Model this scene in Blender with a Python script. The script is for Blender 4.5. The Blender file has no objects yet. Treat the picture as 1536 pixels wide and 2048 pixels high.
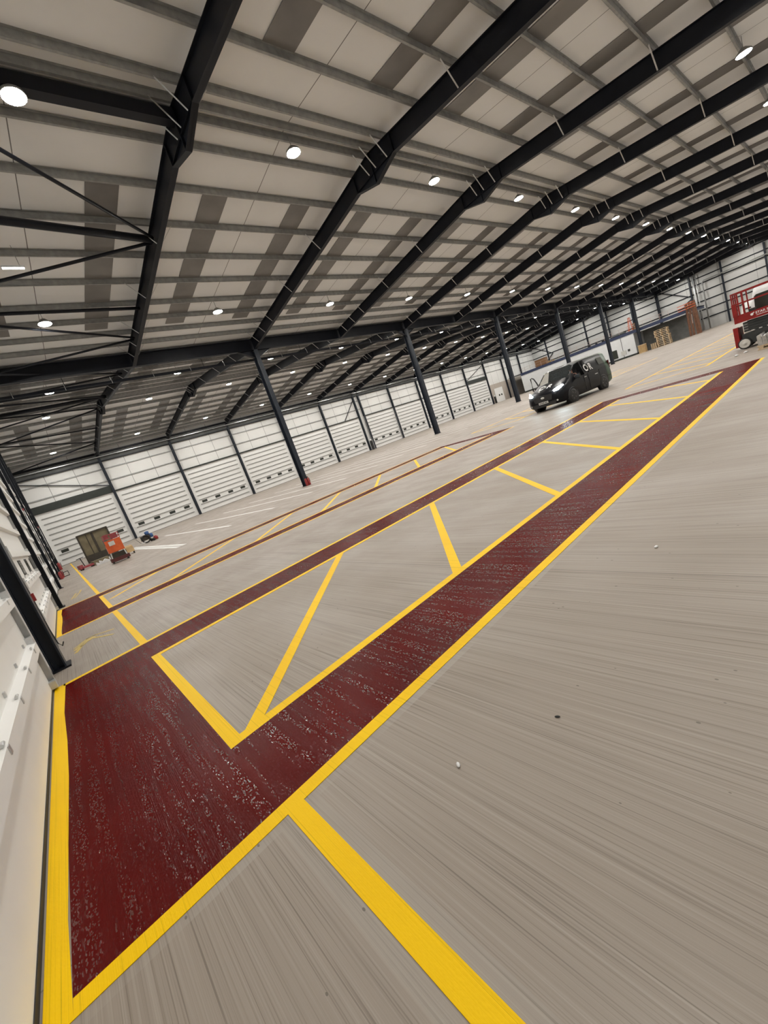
import bpy, bmesh, math, random
from mathutils import Vector, Matrix
random.seed(7)
SC = bpy.context.scene
COL = SC.collection
PI = math.pi
# ------------------------------------------------------------------ layout (metres)
BAY, C0 = 7.8, 7.05            # frame spacing, first inner frame
YR, YV, YF = 12.1, 26.95, 56.1  # ridge, valley, far wall
YR2 = 41.5                       # ridge of the second span
XL, XE = -0.72, C0 + 13 * BAY   # gable walls
SL = 0.108                      # roof slope
ZP = 12.40                      # underside of purlins at the ridge

# ------------------------------------------------------------------ materials
def mat(name, col, rough=0.5, metal=0.0, spec=0.5, emit=None, strength=0.0):
    m = bpy.data.materials.new(name); m.use_nodes = True
    b = m.node_tree.nodes['Principled BSDF']
    b.inputs['Base Color'].default_value = (*col, 1)
    b.inputs['Roughness'].default_value = rough
    b.inputs['Metallic'].default_value = metal
    b.inputs['Specular IOR Level'].default_value = spec
    if emit:
        b.inputs['Emission Color'].default_value = (*emit, 1)
        b.inputs['Emission Strength'].default_value = strength
    return m

def nodes(m):
    nt = m.node_tree
    return nt, nt.nodes['Principled BSDF'], nt.nodes, nt.links

def speckle(m, c1, c2, scale=8.0, bump=0.0, stretch=(1, 1, 1), detail=4):
    nt, b, N, L = nodes(m)
    tc = N.new('ShaderNodeTexCoord'); mp = N.new('ShaderNodeMapping'); mp.inputs['Scale'].default_value = stretch
    L.new(tc.outputs['Object'], mp.inputs['Vector'])
    n = N.new('ShaderNodeTexNoise'); n.inputs['Scale'].default_value = scale; n.inputs['Detail'].default_value = detail
    L.new(mp.outputs['Vector'], n.inputs['Vector'])
    r = N.new('ShaderNodeValToRGB'); r.color_ramp.elements[0].position = .3; r.color_ramp.elements[1].position = .7
    r.color_ramp.elements[0].color = (*c1, 1); r.color_ramp.elements[1].color = (*c2, 1)
    L.new(n.outputs['Fac'], r.inputs['Fac']); L.new(r.outputs['Color'], b.inputs['Base Color'])
    if bump:
        bp = N.new('ShaderNodeBump'); bp.inputs['Strength'].default_value = bump; bp.inputs['Distance'].default_value = .02
        L.new(n.outputs['Fac'], bp.inputs['Height']); L.new(bp.outputs['Normal'], b.inputs['Normal'])
    return m

def world_xyz(N, L):
    g = N.new('ShaderNodeNewGeometry'); s = N.new('ShaderNodeSeparateXYZ'); L.new(g.outputs['Position'], s.inputs['Vector'])
    return g.outputs['Position'], s

def mth(N, L, op, a, b=None, c=None):
    n = N.new('ShaderNodeMath'); n.operation = op
    for i, v in enumerate((a, b, c)):
        if v is None: continue
        if isinstance(v, (int, float)): n.inputs[i].default_value = v
        else: L.new(v, n.inputs[i])
    return n.outputs[0]

def tex_noise(N, L, pos, scale3, scale=1.0, detail=3.0, rough=.55):
    mp = N.new('ShaderNodeMapping'); mp.inputs['Scale'].default_value = scale3; L.new(pos, mp.inputs['Vector'])
    n = N.new('ShaderNodeTexNoise'); n.inputs['Scale'].default_value = scale; n.inputs['Detail'].default_value = detail; n.inputs['Roughness'].default_value = rough
    L.new(mp.outputs['Vector'], n.inputs['Vector']); return n.outputs['Fac']

def mix(N, L, fac, a, b, blend='MIX'):
    n = N.new('ShaderNodeMix'); n.data_type = 'RGBA'; n.blend_type = blend
    for s, v in ((n.inputs['Factor'], fac), (n.inputs['A'], a), (n.inputs['B'], b)):
        if isinstance(v, (int, float)): s.default_value = v
        elif isinstance(v, tuple): s.default_value = (*v, 1)
        else: L.new(v, s)
    return n.outputs['Result']

def smooth(N, L, v, lo, hi, t0=0.0, t1=1.0):
    n = N.new('ShaderNodeMapRange'); n.interpolation_type = 'SMOOTHSTEP'
    L.new(v, n.inputs['Value']); n.inputs['From Min'].default_value = lo; n.inputs['From Max'].default_value = hi
    n.inputs['To Min'].default_value = t0; n.inputs['To Max'].default_value = t1
    return n.outputs['Result']

def grooves(N, L, pos):
    """brushed concrete: fine grooves running along world Y"""
    g1 = tex_noise(N, L, pos, (75, .22, 1), 1.0, 4.0, .7)
    g2 = tex_noise(N, L, pos, (210, .8, 1), 1.0, 2.0)
    return mth(N, L, 'ADD', mth(N, L, 'MULTIPLY', g1, .55), mth(N, L, 'MULTIPLY', g2, .45))

def concrete():
    m = mat('brushed_concrete', (.36, .33, .29), .55); nt, b, N, L = nodes(m)
    pos, s = world_xyz(N, L)
    g = grooves(N, L, pos)
    broad = tex_noise(N, L, pos, (.35, .12, 1), 1.0, 4.0)
    patch = tex_noise(N, L, pos, (1.5, .9, 1), 1.0, 5.0)
    col = mix(N, L, smooth(N, L, broad, .3, .7), (.292, .247, .207), (.335, .290, .250))
    col = mix(N, L, smooth(N, L, patch, .62, .8, 0, .35), col, (.26, .215, .18))
    col = mix(N, L, smooth(N, L, g, .5, .66, 0, .5), col, (.42, .375, .33))
    col = mix(N, L, smooth(N, L, g, .49, .36, 0, .72), col, (.135, .110, .088))
    # saw-cut slab joints
    def joint(axis, off, period, w):
        f = mth(N, L, 'ABSOLUTE', mth(N, L, 'SUBTRACT', mth(N, L, 'FRACT', mth(N, L, 'DIVIDE', mth(N, L, 'SUBTRACT', s.outputs[axis], off - period / 2), period)), .5))
        return mth(N, L, 'LESS_THAN', f, w / period)
    j = mth(N, L, 'MAXIMUM', joint('X', 2.87, 6.0, .004), joint('Y', 2.11, 7.5, .004))
    col = mix(N, L, mth(N, L, 'MULTIPLY', j, .6), col, (.09, .08, .07))
    # pale cleaned margins left beside the forward yellow line and the front walkway edge
    dx = mth(N, L, 'ABSOLUTE', mth(N, L, 'SUBTRACT', s.outputs['X'], .355)); inx = mth(N, L, 'MULTIPLY', mth(N, L, 'LESS_THAN', dx, .105), mth(N, L, 'LESS_THAN', s.outputs['Y'], 1.87))
    iny = mth(N, L, 'LESS_THAN', mth(N, L, 'ABSOLUTE', mth(N, L, 'SUBTRACT', s.outputs['Y'], 1.85)), .035)
    col = mix(N, L, mth(N, L, 'MULTIPLY', mth(N, L, 'MAXIMUM', inx, iny), smooth(N, L, patch, .35, .65, .1, .5)), col, (.40, .37, .33))
    # small dark pock marks
    v = N.new('ShaderNodeTexVoronoi'); v.feature = 'F1'; v.inputs['Scale'].default_value = 1.0
    mp = N.new('ShaderNodeMapping'); mp.inputs['Scale'].default_value = (9, 5, 1); L.new(pos, mp.inputs['Vector']); L.new(mp.outputs['Vector'], v.inputs['Vector'])
    spot = mth(N, L, 'LESS_THAN', v.outputs['Distance'], .045)
    col = mix(N, L, mth(N, L, 'MULTIPLY', spot, .6), col, (.06, .05, .04))
    L.new(col, b.inputs['Base Color'])
    L.new(smooth(N, L, patch, .3, .7, .42, .62), b.inputs['Roughness'])
    bp = N.new('ShaderNodeBump'); bp.inputs['Strength'].default_value = .25; bp.inputs['Distance'].default_value = .003
    L.new(g, bp.inputs['Height']); L.new(bp.outputs['Normal'], b.inputs['Normal'])
    return m

def floor_paint(name, col, col2, rough, bump, wet=0.0, spec=.5):
    m = mat(name, col, rough, spec=spec); nt, b, N, L = nodes(m)
    pos, s = world_xyz(N, L)
    g = grooves(N, L, pos)
    n2 = tex_noise(N, L, pos, (95, 60, 1), 1.0, 1.0)
    n3 = tex_noise(N, L, pos, (1.3, .8, 1), 1.0, 3.0)
    c = mix(N, L, smooth(N, L, n3, .3, .7), col, col2)
    c = mix(N, L, smooth(N, L, g, .46, .33, 0, .55), c, tuple(x * .45 for x in col))
    L.new(c, b.inputs['Base Color'])
    h = mth(N, L, 'ADD', mth(N, L, 'MULTIPLY', g, 1.0), mth(N, L, 'MULTIPLY', n2, .5))
    bp = N.new('ShaderNodeBump'); bp.inputs['Strength'].default_value = bump; bp.inputs['Distance'].default_value = .006
    L.new(h, bp.inputs['Height'])
    if wet:   # freshly rolled paint: small smooth facets, stretched along the grooves, each tilted its own way
        mp = N.new('ShaderNodeMapping'); mp.inputs['Scale'].default_value = (200, 85, 1); L.new(pos, mp.inputs['Vector'])
        v = N.new('ShaderNodeTexVoronoi'); v.inputs['Scale'].default_value = 1.0; L.new(mp.outputs['Vector'], v.inputs['Vector'])
        sb = N.new('ShaderNodeVectorMath'); sb.operation = 'SUBTRACT'; L.new(v.outputs['Color'], sb.inputs[0]); sb.inputs[1].default_value = (.5, .5, .5)
        sc = N.new('ShaderNodeVectorMath'); sc.operation = 'MULTIPLY'; L.new(sb.outputs[0], sc.inputs[0])
        sx_ = N.new('ShaderNodeSeparateColor'); L.new(v.outputs['Color'], sx_.inputs[0]); sep_b = sx_.outputs[2]
        cb = N.new('ShaderNodeCombineXYZ'); wet_amt = smooth(N, L, tex_noise(N, L, pos, (9, 1.1, 1), 1.0, 3.0), .3, .65, .10, .34)
        big = mth(N, L, 'POWER', sep_b, 4.0); wet_amt = mth(N, L, 'ADD', .07, mth(N, L, 'MULTIPLY', mth(N, L, 'MULTIPLY', big, wet_amt), 1.1))
        L.new(wet_amt, cb.inputs[0]); L.new(mth(N, L, 'MULTIPLY', wet_amt, .75), cb.inputs[1]); L.new(cb.outputs[0], sc.inputs[1])
        ad = N.new('ShaderNodeVectorMath'); ad.operation = 'ADD'; L.new(bp.outputs['Normal'], ad.inputs[0]); L.new(sc.outputs[0], ad.inputs[1])
        nm = N.new('ShaderNodeVectorMath'); nm.operation = 'NORMALIZE'; L.new(ad.outputs[0], nm.inputs[0])
        # matt pigment under a thin glossy skin whose ridges keep it from mirroring at low angles
        df = N.new('ShaderNodeBsdfDiffuse'); L.new(c, df.inputs['Color']); L.new(nm.outputs[0], df.inputs['Normal'])
        gl = N.new('ShaderNodeBsdfGlossy'); L.new(nm.outputs[0], gl.inputs['Normal']); L.new(smooth(N, L, n3, .35, .65, rough, rough + wet), gl.inputs['Roughness'])
        lw = N.new('ShaderNodeLayerWeight'); lw.inputs['Blend'].default_value = .5
        wetter = smooth(N, L, tex_noise(N, L, pos, (26, 1.1, 1), 1.0, 3.0), .36, .62, 0, 1)
        blob = mth(N, L, 'MULTIPLY', mth(N, L, 'GREATER_THAN', sx_.outputs[1], .80), wetter)
        fac = mth(N, L, 'ADD', mth(N, L, 'ADD', .022, mth(N, L, 'MULTIPLY', blob, .14)), mth(N, L, 'MULTIPLY', mth(N, L, 'POWER', lw.outputs['Facing'], 6.0), .20))
        mx = N.new('ShaderNodeMixShader'); L.new(fac, mx.inputs[0]); L.new(df.outputs[0], mx.inputs[1]); L.new(gl.outputs[0], mx.inputs[2])
        out = [n for n in N if n.type == 'OUTPUT_MATERIAL'][0]; L.new(mx.outputs[0], out.inputs['Surface']); N.remove(b)
    else:
        L.new(bp.outputs['Normal'], b.inputs['Normal'])
    return m

def sheet(name, col, axis, offs, period, w=.012, dark=(.12, .12, .12), rough=.45, dirt=.12):
    """coated metal lining sheet with thin seams at OFFS in each PERIOD along world AXIS"""
    m = mat(name, col, rough); nt, b, N, L = nodes(m)
    pos, s = world_xyz(N, L)
    d = tex_noise(N, L, pos, (.5, .5, .5), 1.0, 4.0)
    c = mix(N, L, smooth(N, L, d, .35, .75, 0, dirt), col, tuple(x * .6 for x in col))
    for o in offs:
        f = mth(N, L, 'ABSOLUTE', mth(N, L, 'SUBTRACT', mth(N, L, 'FRACT', mth(N, L, 'DIVIDE', mth(N, L, 'SUBTRACT', s.outputs[axis], o - period / 2), period)), .5))
        c = mix(N, L, mth(N, L, 'LESS_THAN', f, w / period), c, dark)
    L.new(c, b.inputs['Base Color'])
    return m

M = {}
M['concrete'] = concrete()
M['red'] = floor_paint('wet_red_paint', (.105, .0056, .0046), (.078, .0042, .0038), .17, .40, .05, .19)
M['yellow'] = floor_paint('yellow_line_paint', (.97, .62, .0), (.92, .56, .0), .5, .25, 0, .15)
M['white_line'] = floor_paint('white_line_paint', (.80, .80, .78), (.70, .70, .68), .5, .3)
M['scribble'] = floor_paint('thin_yellow_brush_paint', (.66, .45, .05), (.50, .38, .10), .45, .35)
M['ceiling'] = sheet('white_roof_liner', (.80, .805, .81), 'X', (C0 + BAY / 2,), BAY, .014, (.16, .16, .16))
M['wall_far'] = sheet('white_wall_cladding', (.74, .74, .725), 'X', (C0 + 2.45, C0 + 5.1), BAY, .025, (.25, .25, .25))
M['wall_gable'] = sheet('pale_gable_cladding', (.56, .56, .55), 'Y', (1.2,), 5.2, .03, (.3, .3, .3))
M['beige'] = sheet('beige_lower_cladding', (.46, .41, .36), 'X', (C0,), 2.6, .02, (.25, .22, .2))
M['door_white'] = speckle(mat('white_door_skin', (.80, .80, .785), .38), (.79, .79, .775), (.82, .82, .81), 3)
M['steel'] = speckle(mat('navy_black_steel', (.007, .008, .013), .45, spec=.25), (.006, .007, .011), (.009, .011, .017), 2)
M['steel_blue'] = speckle(mat('slate_blue_steel', (.014, .019, .029), .45, spec=.3), (.012, .016, .025), (.018, .024, .035), 2)
M['galv'] = speckle(mat('galvanised_steel', (.30, .305, .30), .45, .35), (.26, .265, .26), (.36, .365, .36), 5)
M['galv_light'] = speckle(mat('bright_zinc', (.55, .56, .56), .35, .6), (.48, .49, .5), (.62, .63, .63), 6)
M['rooflight'] = speckle(mat('night_dark_rooflight', (.165, .156, .150), .3), (.140, .132, .127), (.195, .185, .178), .9)
M['strut_shade_grey'] = speckle(mat('shade_toned_door_strut', (.26, .265, .255), .45, .2), (.23, .235, .225), (.30, .305, .295), 4)  # zinc grey that also paints in the shadow lines under the far door ribs
M['black'] = speckle(mat('black_rubber', (.012, .012, .012), .6), (.010, .010, .010), (.018, .018, .018), 12)
M['pane'] = mat('dark_window_pane', (.03, .035, .028), .12)
M['lens'] = mat('lamp_lens', (.9, .9, .9), .4, emit=(1.0, .965, .90), strength=570)
M['housing'] = speckle(mat('lamp_housing', (.25, .25, .25), .5, .4), (.22, .22, .22), (.3, .3, .3), 9)
M['lintel'] = speckle(mat('dark_green_lintel', (.018, .024, .020), .5), (.015, .02, .017), (.024, .03, .026), 3)
M['fire_red'] = speckle(mat('fire_red_enamel', (.26, .02, .022), .4), (.22, .016, .018), (.31, .027, .028), 9)
M['lift_red'] = speckle(mat('lift_red_enamel', (.26, .016, .015), .45, spec=.3), (.22, .013, .012), (.30, .019, .018), 6)
M['orange'] = speckle(mat('orange_enamel', (.62, .10, .02), .42), (.56, .085, .018), (.68, .12, .025), 5)
M['rust_orange'] = speckle(mat('faded_orange_steel', (.15, .065, .034), .6), (.10, .045, .024), (.21, .09, .046), 4)
M['wood'] = speckle(mat('pale_pallet_wood', (.58, .44, .28), .7), (.48, .35, .21), (.68, .53, .36), 5, .2, (1, 6, 6))
M['brown_wood'] = speckle(mat('brown_crate_wood', (.22, .11, .045), .7), (.16, .08, .03), (.28, .15, .065), 4, .2, (1, 6, 6))
M['khaki'] = speckle(mat('khaki_board', (.17, .14, .08), .6), (.13, .108, .06), (.21, .175, .105), 2)
M['dark_frame'] = speckle(mat('dark_brown_frame', (.035, .028, .018), .6), (.028, .022, .014), (.045, .036, .024), 5)
M['white_sheet_and_gleam'] = speckle(mat('white_film', (.78, .78, .78), .35), (.70, .70, .71), (.85, .85, .85), 3, .4)
M['card'] = speckle(mat('tan_cardboard', (.42, .28, .13), .75), (.36, .235, .105), (.48, .33, .16), 4)
M['blue_paint'] = speckle(mat('blue_machine_enamel', (.03, .09, .26), .4), (.025, .075, .22), (.04, .11, .3), 6)
M['blue_beam'] = speckle(mat('blue_mezzanine_beam', (.022, .034, .085), .45), (.018, .028, .072), (.028, .042, .10), 2)
M['cabin_white'] = speckle(mat('white_cabin_wall', (.72, .74, .76), .5), (.69, .71, .73), (.75, .77, .79), 1)
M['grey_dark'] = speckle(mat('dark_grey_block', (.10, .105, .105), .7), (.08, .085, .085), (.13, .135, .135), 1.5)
M['grey_mid'] = speckle(mat('mid_grey_block', (.20, .205, .20), .7), (.17, .175, .17), (.24, .245, .24), 1.5)
M['pink_red'] = speckle(mat('faded_red_plastic', (.34, .06, .07), .5), (.29, .045, .055), (.4, .08, .09), 8)
M['pale_pink'] = speckle(mat('pale_guard_rail', (.50, .36, .32), .6), (.44, .31, .27), (.56, .42, .37), 5)
M['van_dark'] = speckle(mat('charcoal_van_paint', (.0045, .005, .0075), .28, spec=.2), (.004, .0045, .0065), (.005, .0055, .0085), 1)
M['van_green'] = speckle(mat('green_van_paint', (.010, .050, .019), .3, spec=.25), (.008, .040, .015), (.012, .058, .022), 2)
M['van_trim'] = speckle(mat('black_van_plastic', (.012, .012, .013), .5), (.010, .010, .011), (.016, .016, .017), 8)
M['wheel_grey'] = speckle(mat('dull_wheel_metal', (.10, .10, .10), .45, .4), (.085, .085, .085), (.12, .12, .12), 8)
M['wheel_white'] = speckle(mat('off_white_wheel', (.62, .60, .56), .5), (.56, .54, .5), (.68, .66, .62), 6)
M['white_mark'] = speckle(mat('white_vinyl', (.85, .85, .85), .4), (.83, .83, .83), (.87, .87, .87), 4)
M['silver'] = speckle(mat('silver_plate', (.60, .60, .58), .35, .3), (.55, .55, .53), (.65, .65, .63), 7)
M['headlamp'] = mat('lit_headlamp', (.8, .9, .95), .2, emit=(.72, .93, 1.0), strength=60)
M['tube'] = mat('lit_batten_tube', (.9, .9, .9), .3, emit=(1, .97, .9), strength=14)
M['foil'] = speckle(mat('silver_wrap', (.55, .55, .54), .28, .7), (.35, .35, .34), (.72, .72, .71), 7, .6)
M['dark_red'] = speckle(mat('dark_maroon_steel', (.085, .015, .015), .5), (.07, .012, .012), (.10, .018, .018), 6)
M['tail_red'] = speckle(mat('dark_tail_lens', (.10, .012, .012), .3), (.09, .01, .01), (.11, .014, .014), 9)
M['lift_grey'] = speckle(mat('dark_lift_chassis', (.028, .031, .032), .5), (.022, .025, .026), (.036, .039, .04), 5)
M['skin'] = speckle(mat('skin', (.50, .27, .19), .55), (.47, .25, .175), (.53, .29, .21), 20)
M['cloth'] = speckle(mat('dark_jacket', (.03, .03, .035), .8), (.025, .025, .03), (.036, .036, .042), 15)
M['hair'] = speckle(mat('dark_hair', (.02, .014, .01), .7), (.016, .011, .008), (.026, .018, .013), 40)
def glass():
    m = mat('van_glass', (.55, .6, .6), .02); b = m.node_tree.nodes['Principled BSDF']
    b.inputs['Transmission Weight'].default_value = .95; b.inputs['IOR'].default_value = 1.05
    return m
M['glass'] = glass()

# ------------------------------------------------------------------ mesh helpers
class MB:
    def __init__(s): s.v = []; s.f = []; s.mi = []; s.sm = []
    def add(s, vs, fs, mi=0, sm=False):
        o = len(s.v); s.v += [tuple(map(float, v)) for v in vs]
        for f in fs: s.f.append([i + o for i in f]); s.mi.append(mi); s.sm.append(sm)
        return s
    def box(s, x0, x1, y0, y1, z0, z1, mi=0):
        return s.add([(x0, y0, z0), (x1, y0, z0), (x1, y1, z0), (x0, y1, z0), (x0, y0, z1), (x1, y0, z1), (x1, y1, z1), (x0, y1, z1)],
                     [(3, 2, 1, 0), (4, 5, 6, 7), (0, 1, 5, 4), (1, 2, 6, 5), (2, 3, 7, 6), (3, 0, 4, 7)], mi)
    def bar(s, p0, p1, w, h=None, up=(0, 0, 1), mi=0):
        p0, p1 = Vector(p0), Vector(p1); d = (p1 - p0).normalized(); u = Vector(up)
        if abs(d.dot(u)) > .98: u = Vector((0, 1, 0))
        a = d.cross(u).normalized(); b = a.cross(d).normalized(); h = h or w
        q = [p + a * i * w / 2 + b * j * h / 2 for p in (p0, p1) for i, j in ((-1, -1), (1, -1), (1, 1), (-1, 1))]
        return s.add(q, [(3, 2, 1, 0), (4, 5, 6, 7), (0, 1, 5, 4), (1, 2, 6, 5), (2, 3, 7, 6), (3, 0, 4, 7)], mi)
    def tube(s, pts, r, n=10, mi=0, r2=None):
        pts = [Vector(p) for p in pts]; rings = []
        for k, p in enumerate(pts):
            d = (pts[min(k + 1, len(pts) - 1)] - pts[max(k - 1, 0)]).normalized()
            u = Vector((0, 0, 1)) if abs(d.z) < .95 else Vector((0, 1, 0))
            a = d.cross(u).normalized(); b = a.cross(d)
            rr = r if r2 is None else r + (r2 - r) * k / (len(pts) - 1)
            rings.append([p + a * rr * math.cos(2 * PI * i / n) + b * rr * math.sin(2 * PI * i / n) for i in range(n)])
        return s.loft(rings, mi, True)
    def loft(s, rings, mi=0, sm=False, cap=True, skip=()):
        n = len(rings[0]); vs = [v for r in rings for v in r]; fs = []
        for k in range(len(rings) - 1):
            for i in range(n):
                if (k, i) in skip: continue
                j = (i + 1) % n; fs.append((k * n + i, k * n + j, (k + 1) * n + j, (k + 1) * n + i))
        s.add(vs, fs, mi, sm)
        if cap:
            o = len(s.v) - len(vs)
            for base, rev in ((0, True), ((len(rings) - 1) * n, False)):
                f = [o + base + i for i in range(n)]
                s.f.append(f[::-1] if rev else f); s.mi.append(mi); s.sm.append(False)
        return s
    def lathe(s, prof, c, axis=2, n=20, mi=0):
        rings = []
        for r, h in prof:
            ring = []
            for i in range(n):
                a = 2 * PI * i / n; p = [0, 0, 0]; p[axis] = h; p[(axis + 1) % 3] = r * math.cos(a); p[(axis + 2) % 3] = r * math.sin(a)
                ring.append(Vector(p) + Vector(c))
            rings.append(ring)
        return s.loft(rings, mi, True)
    def prism(s, poly, z0, z1, mi=0):
        n = len(poly)
        a = sum(poly[i][0] * poly[(i + 1) % n][1] - poly[(i + 1) % n][0] * poly[i][1] for i in range(n))
        if a < 0: poly = poly[::-1]
        vs = [(x, y, z0) for x, y in poly] + [(x, y, z1) for x, y in poly]
        return s.add(vs, [tuple(range(n))[::-1], tuple(range(n, 2 * n))] + [(i, (i + 1) % n, n + (i + 1) % n, n + i) for i in range(n)], mi)
    def xprism(s, poly, x0, x1, mi=0):
        """poly in (y, z), extruded along x"""
        n = len(poly); vs = [(x0, y, z) for y, z in poly] + [(x1, y, z) for y, z in poly]
        return s.add(vs, [tuple(range(n))[::-1], tuple(range(n, 2 * n))] + [(i, (i + 1) % n, n + (i + 1) % n, n + i) for i in range(n)], mi)
    def build(s, name, m, parent=None, loc=None, fix=True):
        me = bpy.data.meshes.new(name); me.from_pydata(s.v, [], s.f)
        for x in (m if isinstance(m, (list, tuple)) else [m]): me.materials.append(x)
        me.polygons.foreach_set('material_index', s.mi); me.polygons.foreach_set('use_smooth', s.sm)
        me.update()
        if fix:
            bm = bmesh.new(); bm.from_mesh(me); bmesh.ops.recalc_face_normals(bm, faces=bm.faces); bm.to_mesh(me); bm.free()
        o = bpy.data.objects.new(name, me); COL.objects.link(o)
        if parent is not None: o.parent = parent
        if loc is not None: o.location = loc
        return o

def tag(o, label, cat, group=None, kind='thing'):
    o['label'] = label; o['category'] = cat
    if group: o['group'] = group
    if kind: o['kind'] = kind
    return o
def empty(name, loc=(0, 0, 0), rz=0.0):
    o = bpy.data.objects.new(name, None); COL.objects.link(o); o.location = loc; o.rotation_euler = (0, 0, rz); o.empty_display_size = .2
    return o
KIDS = {}
def copy_tree(o, parent=None):
    c = o.copy(); COL.objects.link(c)
    if parent is not None: c.parent = parent
    for ch in list(o.children): copy_tree(ch, c)
    return c
def struct(name, mb, m, label, cat, group=None):
    return tag(mb.build(name, m), label, cat, group, 'structure')
ORD = 'first second third fourth fifth sixth seventh eighth ninth tenth eleventh twelfth thirteenth fourteenth fifteenth sixteenth seventeenth eighteenth'.split()
NUM = 'one two three four five six seven eight nine ten eleven twelve thirteen fourteen'.split()

# ------------------------------------------------------------------ camera
R = [[0.7084175976719429, -0.6234388670963403, -0.3308602216984459],
     [-0.36537133476918193, 0.07713732614612977, -0.9276602937735408],
     [0.6038611554303683, 0.7780577175946893, -0.17314125173869804]]
cd = bpy.data.cameras.new('camera'); cam = bpy.data.objects.new('camera', cd); COL.objects.link(cam)
mw = Matrix.Identity(4)
for i in range(3):
    mw[i][0] = R[0][i]; mw[i][1] = -R[1][i]; mw[i][2] = -R[2][i]
mw.translation = (0, 0, 1.5); cam.matrix_world = mw
cd.sensor_fit = 'VERTICAL'; cd.sensor_height = 24.0; cd.lens = 809.48 / 2048 * 24.0; cd.clip_end = 400; cd.clip_start = .02
SC.camera = cam

# ------------------------------------------------------------------ room shell
struct('floor', MB().box(XL - .3, XE + .3, -3.0, YF + .3, -.25, 0), M['concrete'], 'brushed beige concrete warehouse floor with fine parallel grooves', 'floor')
rb = MB()
for yr in (YR, YR2):
    for sg in (-1, 1):
        half = (YV - YR) if yr == YR else (YF + .3 - YR2 if sg > 0 else YV - YR)
        if yr == YR2 and sg < 0: half = YR2 - YV
        y0, y1 = yr, yr + sg * half
        z0, z1 = ZP + .22, ZP + .22 - SL * half
        rb.xprism([(y0, z0), (y1, z1), (y1, z1 + .12), (y0, z0 + .12)], XL - .3, XE + .3)
struct('ceiling', rb, M['ceiling'], 'white lined pitched roof of two spans above the dark rafters', 'ceiling')
struct('wall_far', MB().box(XL - .3, XE + .3, YF + .08, YF + .3, 0, 11.1), M['wall_far'], 'white clad long wall above and behind the row of dock doors', 'wall')
struct('wall_near', MB().box(XL - .3, XE + .3, -3.0, -2.8, 0, 11.2), M['wall_far'], 'white clad long wall closing the hall opposite the dock doors', 'wall')
struct('wall_left', MB().box(XL - .3, XL, -3.0, YF + .3, 0, 12.7), M['wall_gable'], 'pale gable wall beside the red painted strip, full of dock doors', 'wall')
struct('wall_right', MB().box(XE, XE + .3, -3.0, YF + .3, 0, 12.7), M['wall_gable'], 'pale clad gable wall at the distant end of the hall', 'wall')
struct('trim_1', MB().box(85.2, XE, YF + .02, YF + .08, 0, 4.4), M['beige'], 'beige lower wall panels beyond the last dock door', 'wall panel')
for k, z in enumerate((7.32, 8.73)):
    struct('wall_rail', MB().box(XL, XE, YF - .02, YF + .08, z - .06, z + .06), M['galv'], f'galvanised rail along the dock door wall, {"lower" if k == 0 else "upper"} of the two above the doors', 'wall rail', 'rails on the dock door wall')
struct('trim_2', MB().box(XL, XE, YF - .25, YF + .08, 9.55, 9.66), M['steel'], 'dark eaves member along the top of the dock door wall', 'eaves beam')
struct('trim_3', MB().box(XL, XE, YF - .2, YF + .08, 9.66, 10.3), M['grey_dark'], 'grey gutter-side strip with eaves shade painted in, above the dark eaves member', 'shade strip')  # dark grey paints the shade on the wall band between the eaves members
struct('trim_15', MB().box(XL, XE, YF - .3, YF + .08, 10.42, 10.62), M['steel'], 'upper dark eaves beam tight under the roof by the dock doors', 'eaves beam')
for k, z in enumerate((2.2, 3.85, 5.5, 7.25, 8.8, 9.95, 11.4)):
    struct('wall_rail', MB().box(XE - .08, XE, -2.8, YF, z - .10, z + .10), M['steel'], f'dark rail on the distant gable wall, {ORD[k]} up from the floor', 'wall rail', 'rails on the distant gable wall')

# ------------------------------------------------------------------ purlins
PUR = [-14.35, -13.25, -11.5, -9.75, -7.95, -6.1, -4.4, -2.63, -.9, -.22, .22, 1.15, 2.85, 4.6, 6.4, 8.1, 9.8, 11.1, 12.4, 13.6]
pm = None
for si, yr in enumerate((YR, YR2)):
    span = 'red-walkway span' if si == 0 else 'dock-door span'
    for k, d in enumerate(PUR):
        if yr + d < -2.7 or yr + d > YF - .2: continue
        if pm is None:
            L_ = XE - XL; b = MB(); b.box(0, L_, -.005, .005, 0, .21); b.box(0, L_, -.005, .07, 0, .008); b.box(0, L_, -.07, .005, .202, .21); b.box(0, L_, .062, .07, 0, .02)
            o = b.build('purlin', M['galv']); pm = o
        else:
            o = pm.copy(); COL.objects.link(o)
        o.location = (XL, yr + d, ZP - SL * abs(d))
        side = 'valley slope' if (d > 0) == (si == 0) else 'outer slope'
        n = sorted(abs(x) for x in PUR if (x > 0) == (d > 0)).index(abs(d))
        tag(o, f'galvanised purlin, {span}, {side}, {ORD[n]} down from the ridge', 'purlin', 'galvanised roof purlins')

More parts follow.
